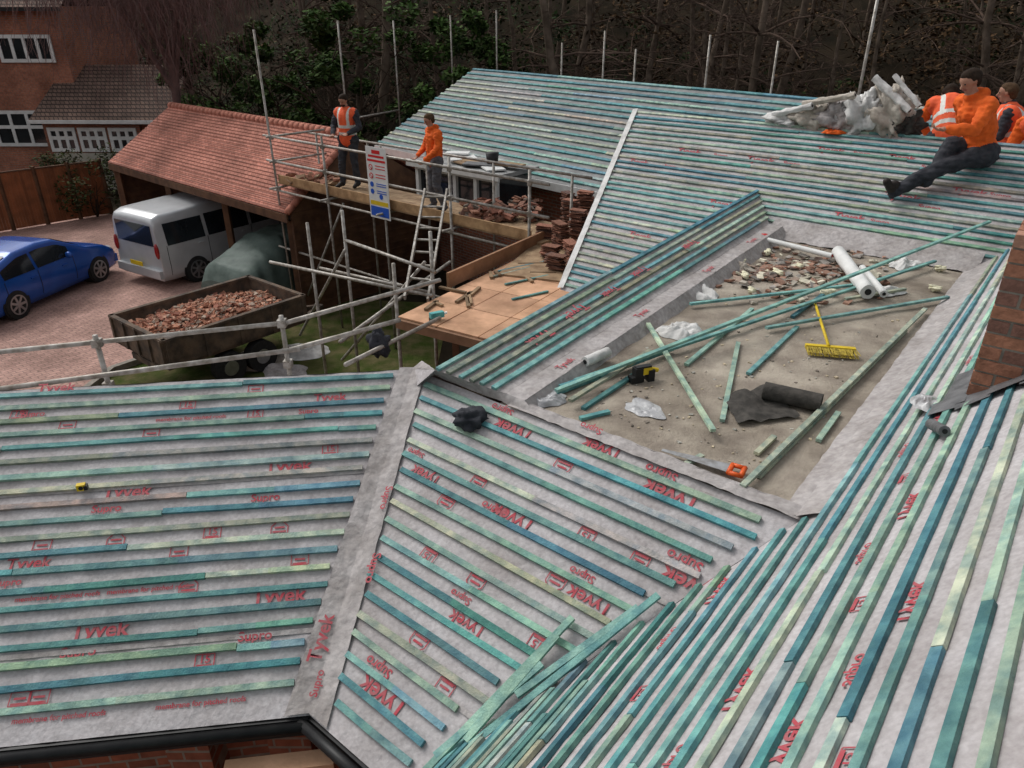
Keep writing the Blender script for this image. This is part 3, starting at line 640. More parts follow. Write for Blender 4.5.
o=chunks(2400,sm,(.04,.13),TC,.35).obj('broken_tile_rubble',M_rub,None,False,tx,'heap of broken orange clay tiles inside the trailer','rubble'); o['kind']='stuff'
# ---------------------------------------------------------------- vegetation
def branchy(mb,p,d,L,r,depth,droop=0,spread=.6,segs=4,n=6):
    pts=[p]; dd=d.copy()
    for i in range(segs):
        dd=(dd+V((random.gauss(0,.12),random.gauss(0,.12),random.gauss(0,.08)-droop*(i+1)*.12))).normalized(); pts.append(pts[-1]+dd*L/segs)
    for i in range(segs):
        mb.tube(pts[i],pts[i+1],r*(1-.65*i/segs),r*(1-.65*(i+1)/segs),n,cap=False)
    if depth>0:
        for k in range(5 if depth>1 else 6):
            i=random.randint(1,segs); a=V((random.gauss(0,1),random.gauss(0,1),random.uniform(-.1,.7))).normalized()
            branchy(mb,pts[i],(dd*(1-spread)+a*spread).normalized(),L*random.uniform(.45,.7),r*.38,depth-1,droop*1.3,spread,3,4 if depth>1 else 3)
def leaves(n,clumps,leaf,cols,nm,m,parent=None,flatten=1):
    mb=MB()
    for _ in range(n):
        cl=random.choice(clumps); c,r=cl[0],cl[1]; cs=cl[2] if len(cl)>2 else cols
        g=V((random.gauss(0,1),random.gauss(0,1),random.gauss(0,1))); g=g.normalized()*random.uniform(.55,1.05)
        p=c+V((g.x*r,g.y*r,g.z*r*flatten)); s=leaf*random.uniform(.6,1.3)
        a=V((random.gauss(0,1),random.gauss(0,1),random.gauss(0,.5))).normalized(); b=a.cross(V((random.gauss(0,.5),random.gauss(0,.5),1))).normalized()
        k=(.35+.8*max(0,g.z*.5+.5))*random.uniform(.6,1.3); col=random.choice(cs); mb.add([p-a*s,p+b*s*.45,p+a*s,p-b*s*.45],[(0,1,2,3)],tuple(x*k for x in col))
    return mb.obj(nm,m,parent)
GC=[(.055,.105,.025),(.08,.14,.035),(.04,.08,.02),(.12,.18,.06)]
for i,(x,y,h,r) in enumerate([(-8.5,27.5,5.6,2.1),(-5.2,27.0,6.8,2.5),(-2.0,28.5,5.9,2.1),(-11.2,30,5.2,1.9)]):
    T=thing('evergreen_shrub',(x,y,0),'large dark green glossy-leaved shrub at the wood edge','shrub','evergreen shrubs along the wood edge')
    mb=MB()
    for k in range(5): branchy(mb,V((x+random.gauss(0,.2),y,0)),V((random.gauss(0,.35),random.gauss(0,.3),1)).normalized(),h*.7,.07,1)
    mb.obj('trunk',M_bark,T)
    cl=[]
    for k in range(34):
        t=random.uniform(0,6.28); zz=random.uniform(.12,1.05); rr=r*math.sqrt(max(.05,1-(zz*1.05-.35)**2*1.6))*random.uniform(.5,1.15)
        cl.append((V((x+math.cos(t)*rr,y+math.sin(t)*rr,zz*h)),random.uniform(.3,.7)))
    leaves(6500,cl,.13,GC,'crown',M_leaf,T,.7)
for i,(u,v) in enumerate([(98,205),(118,185),(84,165)]):
    p=P(u,v+12,0) if i<2 else P(70,205,0); T=thing('garden_shrub',p,'small twiggy olive-green garden shrub by the fence','shrub','garden shrubs by the fence')
    mb=MB()
    for k in range(4): branchy(mb,V(p),V((random.gauss(0,.4),random.gauss(0,.4),1)).normalized(),1.2,.03,1)
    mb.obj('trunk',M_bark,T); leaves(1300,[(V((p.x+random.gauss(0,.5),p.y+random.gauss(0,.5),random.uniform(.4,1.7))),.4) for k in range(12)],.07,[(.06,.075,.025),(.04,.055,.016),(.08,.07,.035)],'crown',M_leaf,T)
def weeping(x,y,h,R,n):
    T=thing('weeping_tree',(x,y,0),'bare weeping tree with hanging purplish-brown twigs','tree'); mb=MB()
    mb.tube((x,y,0),(x+.3,y,h*.55),.16,.12,10,cap=False); limbs=[]
    for k in range(14):
        t=6.28*k/14+random.gauss(0,.2); p=V((x+.3,y,h*random.uniform(.4,.58))); e=R*random.uniform(.5,1.0); q=[p]
        for i in range(1,7):
            f=i/6; q.append(p+V((math.cos(t)*e*f,math.sin(t)*e*f,h*.42*math.sin(f*2.2)))+V((random.gauss(0,.1),random.gauss(0,.1),0)))
        for i in range(6): mb.tube(q[i],q[i+1],.07*(1-i/7),.07*(1-(i+1)/7),6,cap=False)
        limbs.append(q)
    mb.obj('trunk',M_twig2,T,True); mb=MB()
    for _ in range(n):
        q=random.choice(limbs); i=random.randint(1,5); p=lp(q[i],q[i+1],random.random())+V((random.gauss(0,.5),random.gauss(0,.5),random.uniform(-.3,.5))); d=V((random.gauss(0,.5),random.gauss(0,.5),.3)); L=random.uniform(.6,1)
        for s in range(7):
            d=(d*.75+V((random.gauss(0,.18),random.gauss(0,.18),-.34))); e=p+d.normalized()*L*.46; r=.008*(1-s/8)
            mb.tube(p,e,r+.003,r+.002,3,cap=False)
            if s in(2,4): mb.tube(e,e+V((random.gauss(0,.25),random.gauss(0,.25),-.3)),.004,.003,3,cap=False)
            p=e
    mb.obj('crown',M_twig2,T)
weeping(-11.2,25.8,9.2,4.2,1200)
def baretree(seed,h):
    random.seed(seed); mb=MB(); p=V((0,0,-1.0)); r=.2; q=[p]
    for i in range(8): q.append(q[-1]+V((random.gauss(0,.16),random.gauss(0,.16),h/8)))
    for i in range(8): mb.tube(q[i],q[i+1],r*(1-i*.09),r*(1-(i+1)*.09),8,cap=False)
    m1=mb; mb=MB()
    for k in range(30):
        i=random.randint(1,8); a=V((random.gauss(0,1),random.gauss(0,1),random.uniform(0,.6))).normalized(); branchy(mb,q[i],a,random.uniform(1.5,3.6),.045,2 if k%3==0 else 1,.35)
    return m1,mb
protos=[baretree(s,h) for s,h in((1,12),(2,14),(3,11),(4,13))]
random.seed(11); pm={}
for i in range(60):
    x=random.uniform(-9,30) if i<38 else random.uniform(-24,34); y=random.uniform(29,37)-max(0,abs(x-6)-6)*.15 if i<38 else random.uniform(36,46)
    z=gz(x,y); s=random.uniform(.75,1.2); pi=i%4
    T=thing('bare_tree',(x,y,z),'bare winter woodland tree on the dark slope','tree','bare trees in the wood'); T.rotation_euler=(random.gauss(0,.05),random.gauss(0,.06),random.uniform(0,6.28)); T.scale=(s*random.uniform(.4,1.1),)*2+(s,)
    for nm,mbp,m in(('trunk',protos[pi][0],M_bark2),('crown',protos[pi][1],M_twig)):
        if (pi,nm) not in pm:
            o=mbp.obj(nm,m,T,nm=='trunk'); o.matrix_parent_inverse=Matrix.Identity(4); pm[(pi,nm)]=o
        else:
            o=pm[(pi,nm)].copy(); o.name=nm; COL.objects.link(o); o.parent=T; o.matrix_parent_inverse=Matrix.Identity(4)
cl=[]; BRN=[(.09,.055,.03),(.12,.072,.038),(.05,.038,.022),(.16,.095,.05)]; GRN=[(.03,.052,.016),(.05,.08,.023),(.022,.04,.013)]
for _ in range(340):
    x=random.uniform(-22,36); y=random.uniform(34,44) if x>-7 else random.uniform(38,46); cl.append((V((x,y,gz(x,y)+random.uniform(.2,6.0))),random.uniform(.6,1.7),GRN if random.random()<(.7 if x<3 else .12) else BRN))
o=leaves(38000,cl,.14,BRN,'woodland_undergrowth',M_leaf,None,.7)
o['kind']='stuff'; o['label']='brown and dark green tangled undergrowth of the wood'; o['category']='undergrowth'
# ---------------------------------------------------------------- scaffolding
scf=thing('scaffolding',P(400,330,0),'galvanised tube scaffolding with timber platform along the eaves','scaffolding')
def pole(p,q,r=.025,par=scf,nm='scaffold_pole'):
    mb=MB(); mb.tube(p,q,r,n=8); mb.obj(nm,M_steel,par,True)
def coupler(p,par=scf):
    mb=MB(); mb.box(p,.08,.08,.08); mb.tube(V(p)-V((0,.05,0)),V(p)+V((0,.05,0)),.036,n=8); mb.obj('coupler',M_steel,par)
zp=2.95; pa=P(281,184,zp); pb_=P(532,243,zp); ad=(pb_-pa).normalized(); bd=V((-ad.y,ad.x,0))
if bd.y<0: bd=-bd
Lp=(pb_-pa).length; npst=5
for i in range(npst):
    for sd in(0,1):
        p=pa+ad*(Lp*i/(npst-1))+bd*(sd*1.15-.08); tall=(i==0 and sd==0)
        zt=6.05 if tall else (4.15 if sd==0 else 3.9)
        pole(V((p.x,p.y,0)),V((p.x+(-.05 if tall else 0),p.y,zt)))
        if sd==0: coupler((p.x,p.y,3.45)); coupler((p.x,p.y,3.95)); coupler((p.x,p.y,2.85))
    pole(pa+ad*(Lp*i/(npst-1))-bd*.3-V((0,0,.06)),pa+ad*(Lp*i/(npst-1))+bd*1.35-V((0,0,.06)),nm='transom')
for z in(2.82,3.45,3.97,1.5):
    p=pa-ad*.3-bd*.08; q=pb_+ad*.4-bd*.08; pole(V((p.x,p.y,z)),V((q.x,q.y,z)),nm='guard_rail')
for z in(2.82,3.9):
    p=pa-ad*.3+bd*1.07; q=pb_+ad*.4+bd*1.07; pole(V((p.x,p.y,z)),V((q.x,q.y,z)),nm='guard_rail')
p=pa+ad*.3;pole(V((p.x,p.y,.2)),pa+ad*2.2-V((0,0,.1)),nm='brace')
for z in(3.45,3.97):
    p=pa-bd*.2;q=pa+bd*1.3; pole(V((p.x,p.y,z)),V((q.x,q.y,z)),nm='guard_rail')
for k in range(5):
    mb=MB(); c=random.uniform(.9,1.4); o_=bd*(.1+k*.235); mb.beam(pa+o_-ad*.15,pb_+o_+ad*.2,.225,.038,col=(c,c,c)); mb.obj('scaffold_board',M_board,scf)
mb=MB(); mb.beam(pa-bd*.03+V((0,0,.04)),pb_-bd*.03+V((0,0,.04)),.035,.17,col=(1.35,1.25,1.1)); mb.obj('toe_board',M_board,scf)
def vp(u,v,z0,z1): p=P(u,v,z0); pole(V((p.x,p.y,0)),V((p.x,p.y,z1)))
for (u,v,zz,z1) in((312,262,3.0,3.6),(345,240,3.3,3.75),(432,268,3.3,3.8),(396,300,3.0,3.5)): vp(u,v,zz,z1)
for (u0,v0,u1,v1,z) in((270,262,432,296,3.0),(345,240,435,272,3.3),(320,268,428,292,2.6),(340,342,450,262,2.9),(345,365,440,318,3.1)):
    pole(P(u0,v0,z),P(u1,v1,z+random.uniform(-.02,.02)),nm='guard_rail')
pole(P(342,360,1.2),P(425,262,3.2),nm='brace'); pole(P(300,335,.9),P(345,250,3.2),nm='brace')
pole(P(-60,358,3.6),P(285,323,3.6),nm='guard_rail'); pole(P(-60,397,3.5),P(300,349,3.5),nm='guard_rail'); pole(P(285,323,3.6),P(440,280,3.6),nm='guard_rail'); pole(P(290,350,3.5),P(400,320,3.5),nm='guard_rail')
for u,v in((97,343),(282,323)):
    p=P(u,v,3.6); pole(V((p.x,p.y,0)),V((p.x,p.y,3.68))); coupler(p); coupler((p.x,p.y,3.15))
for u,vt,vb,t in((347,20,120,21),(399,20,110,24),(453,15,95,25),(497,10,90,25),(561,42,85,22),(602,30,90,21),(633,48,92,20),(704,34,95,18),(770,40,98,17)):
    a=Pd(u,vb,t); b=Pd(u,vt,t); pole(V((a.x,a.y,2.4)),V((a.x,a.y,b.z)))
a=Pd(862,78,11.5); pole(V((a.x,a.y,4)),V((a.x,a.y,6.95)))
pole(Pd(345,120,21),Pd(399,110,24),nm='guard_rail')
# plywood deck
dk=thing('plywood_deck',P(450,310,2.88),'bright plywood sheets laid as a working deck','deck')
zd=2.9; D1=P(398,318,zd);D2=P(505,266,zd); eb=(D2-D1).normalized(); ea=V((eb.y,-eb.x,0)); LL=(D2-D1).length+.4
for i in range(4):
    for j in range(3):
        mb=MB(); k=random.uniform(.85,1.15); p=D1+eb*(i*LL/4+.0)+ea*(j*.62); q=D1+eb*((i+1)*LL/4-.012)+ea*(j*.62); z=V((0,0,random.uniform(0,.008)))
        mb.beam(p+ea*.31+z,q+ea*.31+z,.605,.02,col=(k,k*.98,k*.95)); mb.obj('plywood_sheet',M_ply,dk)
mb=MB(); mb.beam(D1-eb*.03-V((0,0,.12)),D1-eb*.03+ea*1.9-V((0,0,.12)),.05,.12,col=(.45,.42,.4)); mb.obj('edge_board',M_ply,dk)
mb=MB(); mb.beam(P(448,288,zd),P(545,243,zd+.0),.04,.22,col=(.6,.55,.5)); mb.obj('edge_board',M_ply,dk)
for k in range(3):
    mb=MB(); p=D1+eb*(k*LL/3)+ea*.9; mb.box((p.x,p.y,zd/2-.02),.08,.08,zd-.04); mb.obj('support_post',M_wood,dk)
random.seed(31)
for k in range(12):
    p=D1+eb*random.uniform(.3,LL-.3)+ea*random.uniform(.1,.9)+V((0,0,.03)); t=random.uniform(0,3.1); d=V((math.cos(t),math.sin(t),0)); L_=random.uniform(.12,.45)
    mb=MB(); k_=random.uniform(.5,1.1); mb.beam(p,p+d*L_,.05,.03,col=(k_,k_,k_)); mb.obj('timber_offcut',M_board,None,label='small timber offcut lying on plywood deck',cat='timber offcut',group='offcuts on the deck')
ldr=thing('ladder',P(425,285,1.5),'aluminium ladder leaning against the scaffold','ladder')
la=P(405,300,2.9);lb=P(425,192,3.6); la2=P(428,303,2.9); lb2=P(447,192,3.6)
for a,b in((la,lb),(la2,lb2)):
    mb=MB(); mb.beam(a,b,.03,.07,V((0,-1,.3))); mb.obj('ladder_stile',M_steel,ldr)
for k in range(9):
    mb=MB(); t=(k+.5)/9; mb.tube(lp(la,lb,t),lp(la2,lb2,t),.018); mb.obj('ladder_rung',M_steel,ldr)
# ---------------------------------------------------------------- sign
c=pa+ad*(Lp*.49)-bd*.14
sg=thing('safety_sign',(c.x,c.y,2.75),'tall white safety sign with red and blue symbols','sign')
H=1.34;Wd_=.58; c=V((c.x,c.y,2.78)); nn=-bd
mb=MB(); mb.beam(c-ad*Wd_/2,c+ad*Wd_/2,.012,H); mb.obj('board',M_white,sg)
def rectS(x0,x1,z0,z1,m,nm='printed_panel'):
    mb=MB(); mb.beam(c+ad*(x0-.5)*Wd_+nn*.009+V((0,0,z0*H)),c+ad*(x1-.5)*Wd_+nn*.009+V((0,0,z0*H)),.004,(z1-z0)*H); mb.obj(nm,m,sg)
rectS(.12,.88,.86,.89,M_signr,'printed_line'); rectS(.3,.7,.91,.96,M_signr,'printed_line'); rectS(.06,.94,.80,.83,M_signr,'printed_line')
rectS(.05,.95,.03,.17,M_signb); rectS(.06,.94,.19,.25,M_yel)
def disc(x,z,r,m,ring=False):
    mb=MB(); p=c+ad*(x-.5)*Wd_+nn*.008+V((0,0,z*H)); mb.tube(p,p+nn*.005,r,n=24); mb.obj('printed_symbol',m,sg)
    if ring: mb=MB(); mb.tube(p+nn*.002,p+nn*.007,r*.68,n=24); mb.obj('printed_symbol',M_white,sg); mb=MB(); mb.beam(p+nn*.007-ad*r*.6+V((0,0,r*.5)),p+nn*.007+ad*r*.6-V((0,0,r*.5)),r*.25,.003,nn); mb.obj('printed_symbol',M_signr,sg)
for z in(.72,.60): disc(.2,z,.055,M_signr,True)
for z in(.48,.38): disc(.2,z,.05,M_signb)
disc(.62,.32,.05,M_signb)
for z in(.74,.70,.62,.58,.49,.46,.39,.36): rectS(.42,.9,z,z+.012,M_signb if z<.55 else M_signr,'printed_line')
# ---------------------------------------------------------------- bay
dc=P(452,190,3.0); do=thing('flat_roofed_bay',dc,'white framed bay window with cluttered flat top','bay window')
MB_=Matrix.Translation(V((dc.x,dc.y,0)))@Matrix.Rotation(math.atan2(ad.y,ad.x),4,'Z')
mb=MB(); mb.box((0,.7,3.0),2.3,1.1,.7,MB_); mb.obj('wall',M_glass,do)
for x in(-1.15,-.6,0,.6,1.15):
    mb=MB(); mb.box((x,.12,3.0),.09,.09,.72,MB_); mb.obj('window_post',M_white,do)
mb=MB(); mb.box((0,.12,3.33),2.4,.10,.08,MB_); mb.box((0,.12,2.68),2.4,.10,.08,MB_); mb.obj('window_frame',M_white,do)
mb=MB(); mb.box((0,.65,3.42),2.6,1.35,.08,MB_); mb.obj('flat_top',mat('bay_felt',(.33,.33,.32),(.2,.2,.2),.8,4),do)
mb=MB(); mb.box((0,-.03,3.43),2.7,.04,.14,MB_); mb.obj('fascia',M_white,do)
for i in range(10):
    mb=MB(); x=random.uniform(-1.1,1.1); mb.box((0,0,0),random.uniform(.3,.7),random.uniform(.15,.4),.03,MB_@Matrix.Translation((x,random.uniform(.2,1.1),3.48+i*.008))@Matrix.Rotation(random.uniform(-.8,.8),4,'Z')); mb.obj('loose_panel',random.choice([M_white,M_lead,M_board]),None,label='flat offcut of roofing board on bay roof',cat='board',group='offcuts on the bay roof')
mb=MB(); p=MB_@V((.62,.6,3.5)); mb.tube(p,p+V((0,0,.26)),.11,.14,16); mb.obj('bucket',M_black,None,True,label='black builder\'s bucket standing on the bay roof',cat='bucket')
# ---------------------------------------------------------------- tile stacks & heaps
def stack(u,v,z,n,label,yaw):
    p=P(u,v,z); mb=MB()
    for i in range(n):
        R=Matrix.Translation(p+V((0,0,i*.016)))@Matrix.Rotation(yaw+random.gauss(0,.2),4,'Z')@Matrix.Rotation(random.gauss(0,.06),4,'X'); c=random.choice([(.26,.12,.08),(.20,.10,.07),(.34,.15,.10),(.14,.08,.065)])
        mb.box((random.gauss(0,.02),random.gauss(0,.02),0),.165,.265,.011,R,c)
    mb.obj('tile_stack',M_rub,None,label=label,cat='tiles',group='stacked roof tiles')
random.seed(5)
for u,v,n in((556,268,14),(572,262,20),(588,256,16),(560,245,24),(577,238,30),(594,232,20),(570,222,26),(585,215,28),(550,256,12),(600,246,9),(545,238,15),(568,208,20)):
    stack(u,v,2.98,n,'stack of weathered reddish-brown clay roof tiles',random.uniform(.3,1.4))
mb=MB(); mb.beam(P(540,285,2.85),P(610,215,2.85),1.3,.1); mb.obj('staging_platform',M_board,None,label='timber staging carrying the stacked tiles',cat='platform')
def sp2():
    c=P(random.uniform(465,540),random.uniform(206,222),2.99); return c+V((0,0,random.uniform(0,.18)))
o=chunks(170,sp2,(.12,.24),[(.30,.13,.09),(.20,.10,.07),(.36,.18,.12),(.2,.16,.13)],.25).obj('salvaged_tile_heap',M_rub,None,label='loose heap of brown salvaged tiles on scaffold boards',cat='tiles'); o['kind']='stuff'
def sp3():
    c=P(random.uniform(290,345),random.uniform(186,176),2.99); return c+V((0,0,random.uniform(0,.10)))
o=chunks(50,sp3,(.12,.24),[(.30,.14,.09),(.36,.24,.15)],.25).obj('tile_debris',M_rub,None,label='scattered tile debris on the scaffold platform',cat='rubble'); o['kind']='stuff'
# ---------------------------------------------------------------- loose battens
def loose(p,q,label='loose teal treated timber batten lying on flat roof',w=.034,h=.021,up=V((0,0,1)),col=None):
    mb=MB(); mb.beam(p,q,w,h,up,col or bcol()); mb.obj('timber_batten',M_bat,None,label=label,cat='timber batten',group='loose roofing battens')
zz=zf-.02
def lf(u0,v0,u1,v1,lift=0,col=None):
    loose(P(u0,v0,zz+lift),P(u1,v1,zz+lift),col=col)
random.seed(21)
loose(P(556,392,zz+.06),on(plF,988,230,.10),'very long pale batten spanning flat roof to far slope',col=(.24,.45,.41))
loose(P(575,382,zz+.03),P(935,262,zz+.05))
PALE=(.45,.58,.45)
for t in((648,325,713,432,.05,PALE),(722,422,738,344,.0),(748,375,797,328,.0),(766,329,948,298,.03),(742,488,925,310,.03),(758,478,905,332,.0),(583,410,640,372,.0),(555,395,615,372,.0),(690,305,862,285,.03),(686,366,752,310,.0),(570,402,650,352,.05),(756,455,774,438,0),(818,442,838,414,0),(580,420,609,413,0),(678,470,702,457,0),(560,388,640,362,.03),(792,318,828,292,.0),(845,300,905,290,.02),(600,377,672,350,.02)): lf(*t)
for (a,b) in(((430,775),(575,622)),((450,770),(660,600)),((470,745),(560,640)),((440,760),(545,668)),((520,700),(640,612))):
    p=on(plN,a[0],a[1],.055);q=on(plN,b[0],b[1],.045); loose(p,q,'loose pale teal batten resting across the battened slope',up=plN[1],col=random.choice([(.3,.5,.42),(.18,.39,.38),(.24,.44,.41)]))
for (a,b) in(((498,272),(545,262)),((505,285),(548,276)),((512,300),(548,292)),((490,278),(530,268))):
    loose(P(*a,2.93),P(*b,2.93),'short teal batten offcut lying on plywood deck')
# ---------------------------------------------------------------- flat-roof items
br=thing('broom',P(830,355,zz),'yellow-headed broom lying on the flat roof','broom')
h0=P(815,303,zz+.02); h1=P(828,348,zz+.05); mb=MB(); mb.tube(h0,h1+V((0,0,.02)),.012); mb.obj('handle',M_yel,br,True)
b0=P(805,347,zz+.04); b1=P(855,351,zz+.04); mb=MB(); mb.beam(b0,b1,.04,.025); mb.obj('broom_head',M_yel,br)
mb=MB()
for k in range(80):
    p=lp(b0,b1,(k+.5)/80); mb.tube(p+V((0,-.005,.0)),p+V((random.gauss(0,.008),-.085,-.03)),.005,.0025,4); mb.tube(p+V((0,-.01,.02)),p+V((random.gauss(0,.008),-.08,-.01)),.004,.002,4)
mb.obj('bristles',mat('bristle',(.65,.50,.08),(.30,.22,.05),.8,60),br)
rl=thing('felt_roll',P(795,400,zz),'dark roofing felt roll part unrolled on flat roof','roll')
ra=P(770,392,zz+.065); rb=P(815,402,zz+.065); rd=(rb-ra).normalized(); mb=MB(); turns=4; q=[]; N_=140
for i in range(N_):
    t=i/N_*turns*2*math.pi; r=.068-.048*i/N_; a=V((0,0,-1)); b=rd.cross(a); off=a*math.cos(t)*r+b*math.sin(t)*r; q+=[ra-rd*.04+off,rb+rd*.04+off]
mb.add(q,[(2*i,2*i+2,2*i+3,2*i+1) for i in range(N_-1)]); mb.obj('rolled_felt',M_rollb,rl,True)
mb=MB(); mb.sheet(P(722,398,zz+.004),P(765,388,zz+.004),P(800,418,zz+.004),P(738,425,zz+.004),14,14,.035,fr=6,side=1); mb.obj('unrolled_sheet',M_rollb,rl,True)
def roll(pa_,pb2,r,m,label,nm='membrane_roll',core=M_black,nzz=.12):
    T=thing(nm,pa_-V((0,0,r)),label,'roll'); mb=MB(); d=(pb2-pa_).normalized(); a=d.orthogonal().normalized(); b=d.cross(a)
    seg=20; q=[]
    for i in range(seg+1):
        c=lp(pa_,pb2,i/seg)
        for j in range(24):
            t=2*math.pi*j/24; rr=r*(1+nzz*noise.noise(V((i*.35,j*.4,r*50)))); q.append(c+(a*math.cos(t)+b*math.sin(t))*rr)
    mb.add(q,[(i*24+j,i*24+(j+1)%24,(i+1)*24+(j+1)%24,(i+1)*24+j) for i in range(seg) for j in range(24)]); mb.add([q[j] for j in range(24)],[tuple(range(24))]); mb.add([q[seg*24+j] for j in range(24)],[tuple(range(24))])
    mb.obj('rolled_sheet',m,T,True)
    mb=MB(); mb.tube(pa_-d*.006,pb2+d*.006,r*.45,n=16); mb.obj('core',core,T)
roll(P(838,252,zf+.08),P(868,292,zf+.07),.065,M_white,'white roofing membrane roll lying among debris')
roll(P(862,268,zf+.05),P(884,294,zf+.04),.035,M_white,'short white plastic pipe beside the roll','plastic_pipe',nzz=0)
roll(P(768,240,zf+.06),P(832,256,zf+.06),.028,M_white,'narrow white tube with reddish end cap','cardboard_tube',M_signr,0)
mb=MB(); mb.tube(P(766,238,zf+.05),P(762,238,zf+.055),.05,.05,20); mb.obj('tape_reel',M_signr,None,True,label='round reddish brown tape reel on flat roof edge',cat='tape reel')
roll(P(585,362,zf+.05),P(608,352,zf+.05),.038,M_wr,'small roll of white flashing tape','tape_roll')
roll(on(plR,936,432,.05),on(plR,950,440,.05),.028,M_lead,'offcut of dark grey downpipe below the chimney','pipe_offcut',M_black,0)
def sheetheap(p,rx,ry,hh,m,label,nm,cat,n=34,seed=0,rot=0):
    mb=MB(); q=[]; o_=V((seed*7.3,seed*3.1,0)); cr_,sr_=math.cos(rot),math.sin(rot)
    for j in range(n+1):
        for i in range(n+1):
            x=-1+2*i/n;y=-1+2*j/n; k=1/max(1,math.hypot(x,y)/max(abs(x),abs(y),1e-6)) if (x or y) else 1
            x2,y2=x*k,y*k; e=1+.35*noise.noise(V((x2*1.5,y2*1.5,0))+o_); rr=min(1,math.hypot(x2,y2))
            cz=.5+.55*noise.noise(V((x2*1.8,y2*1.8,1))+o_)-.35*abs(noise.noise(V((x2*4,y2*4,2))+o_))
            z=hh*max(.02,cz)*(1-rr**4)+.004; X,Y=x2*rx*e,y2*ry*e
            q.append(p+V((X*cr_-Y*sr_,X*sr_+Y*cr_,z)))
    mb.add(q,[(j*(n+1)+i,j*(n+1)+i+1,(j+1)*(n+1)+i+1,(j+1)*(n+1)+i) for j in range(n) for i in range(n)]); return mb.obj(nm,m,None,True,label=label,cat=cat)
def crumple(u,v,pl,r,m,label,nm,cat,h=.5,lift=.0): return sheetheap(on(pl,u,v,lift),r*1.15,r*.85,r*h,m,label,nm,cat,seed=u,rot=u*.7)
sheetheap(P(880,292,zf-.02),.22,.12,.08,M_wr,'crumpled white plastic sheet beside the roll','plastic_sheet','plastic sheet',seed=3)
sheetheap(P(905,266,zf-.02),.2,.12,.10,M_wr,'flat white bag against the roof edge','plastic_bag','bag',seed=4,rot=.5)
crumple(543,400,plFlat,.15,M_clear,'clear polythene bag at the flat roof corner','plastic_bag','bag',.5,.005)
crumple(645,410,plFlat,.13,M_clear,'flattened torn clear plastic wrapper','plastic_bag','bag',.2,.004)
crumple(682,334,plFlat,.17,M_wr,'crumpled white and red printed sack','rubble_sack','bag',.7,.005)
crumple(735,268,plFlat,.13,M_sack,'crumpled cream insulation sack near debris','rubble_sack','bag',.7,.005)
crumple(699,294,plFlat,.17,M_wr,'crumpled pale sheet against the upstand','rubble_sack','bag',.6,.005)
crumple(930,408,plR,.10,M_clear,'torn clear plastic by the chimney flashing','plastic_bag','bag',.5,.03)
p=on(plN,472,424,.06); mb=MB(); mb.blob(p,.105,.085,.07,None,n=30,k=18,nz=.7,ns=1.8,nz2=.3); mb.obj('black_bundle',M_dark,None,True,label='black fabric jacket bundle on battens',cat='clothing')
p=P(380,352,3.0); mb=MB(); mb.blob(p+V((0,0,.1)),.12,.1,.16,None,n=30,k=18,nz=.7,ns=1.8,nz2=.3); mb.obj('coat',M_dark,None,True,label='dark coat draped over the rail end',cat='clothing')
def sd():
    u=random.gauss(795,48); v=random.gauss(272,13); u=min(885,max(690,u)); v=min(303,max(248,v)); p=P(u,v,zz); p.z+=random.uniform(0,.02); return p
o=chunks(360,sd,(.03,.12),[(.38,.22,.16),(.45,.34,.27),(.48,.43,.36),(.24,.17,.14),(.66,.61,.48),(.32,.29,.26),(.30,.16,.11)],.22,.35).obj('roof_debris',M_rub,None,label='scattered broken tiles and mortar on flat roof',cat='rubble'); o['kind']='stuff'
def sd3():
    for _ in range(60):
        p=P(random.uniform(560,930),random.uniform(290,480),zf-.024); s=(p-NL).dot(ia); t=(p-NL).dot(b2)
        if .3<s<1.8 and .25<t<5: return p
    return p
o=chunks(260,sd3,(.008,.03),[(.6,.5,.35),(.2,.17,.14),(.5,.48,.42)],.3,.3).obj('sawdust_and_chips',M_rub,None,label='small wood chips and grit on flat roof',cat='debris'); o['kind']='stuff'
random.seed(3)
for u,v in((742,262),(768,252),(800,266),(828,292),(905,262),(940,268),(935,288),(752,290),(778,272),(745,275)):
    R=Matrix.Translation(P(u,v,zz+.03))@Matrix.Rotation(random.uniform(0,3),4,'Z'); mb=MB(); mb.blob((0,0,0),random.uniform(.04,.08),.04,.03,R,(.80,.76,.55),10,7,.7,4); mb.obj('foam_chunk',M_rub,None,label='chunk of pale cream insulation foam on flat roof',cat='insulation foam',group='foam chunks among the debris')
ng=thing('nail_gun',P(642,376,zz),'black and yellow cordless nail gun on flat roof','nail gun')
Mg=frame(P(642,380,zz),70)
mb=MB(); mb.box((0,0,.075),.13,.05,.05,Mg); mb.tube(Mg@V((.06,0,.08)),Mg@V((.12,0,.06)),.017); mb.obj('body',M_yel,ng)
mb=MB(); mb.box((-.04,0,.05),.06,.058,.11,Mg); mb.box((-.05,0,.02),.10,.06,.045,Mg); mb.box((.06,0,.035),.05,.06,.09,Mg); mb.box((0,0,.106),.12,.04,.014,Mg); mb.obj('handle',M_black,ng)
Mg=frame(P(437,320,2.93),60); ng=thing('cordless_drill',Mg.translation,'teal and black cordless drill on plywood deck','drill')
mb=MB(); mb.box((0,0,.07),.18,.07,.07,Mg,(.1,.4,.42)); mb.tube(Mg@V((.09,0,.07)),Mg@V((.14,0,.07)),.018); mb.obj('body',M_bat,ng)
mb=MB(); mb.box((-.04,0,.03),.05,.045,.09,Mg); mb.box((-.04,0,.02),.11,.075,.04,Mg); mb.obj('handle',M_black,ng)
sw=thing('hand_saw',P(720,465,zz),'hand saw with orange handle on flat roof','saw')
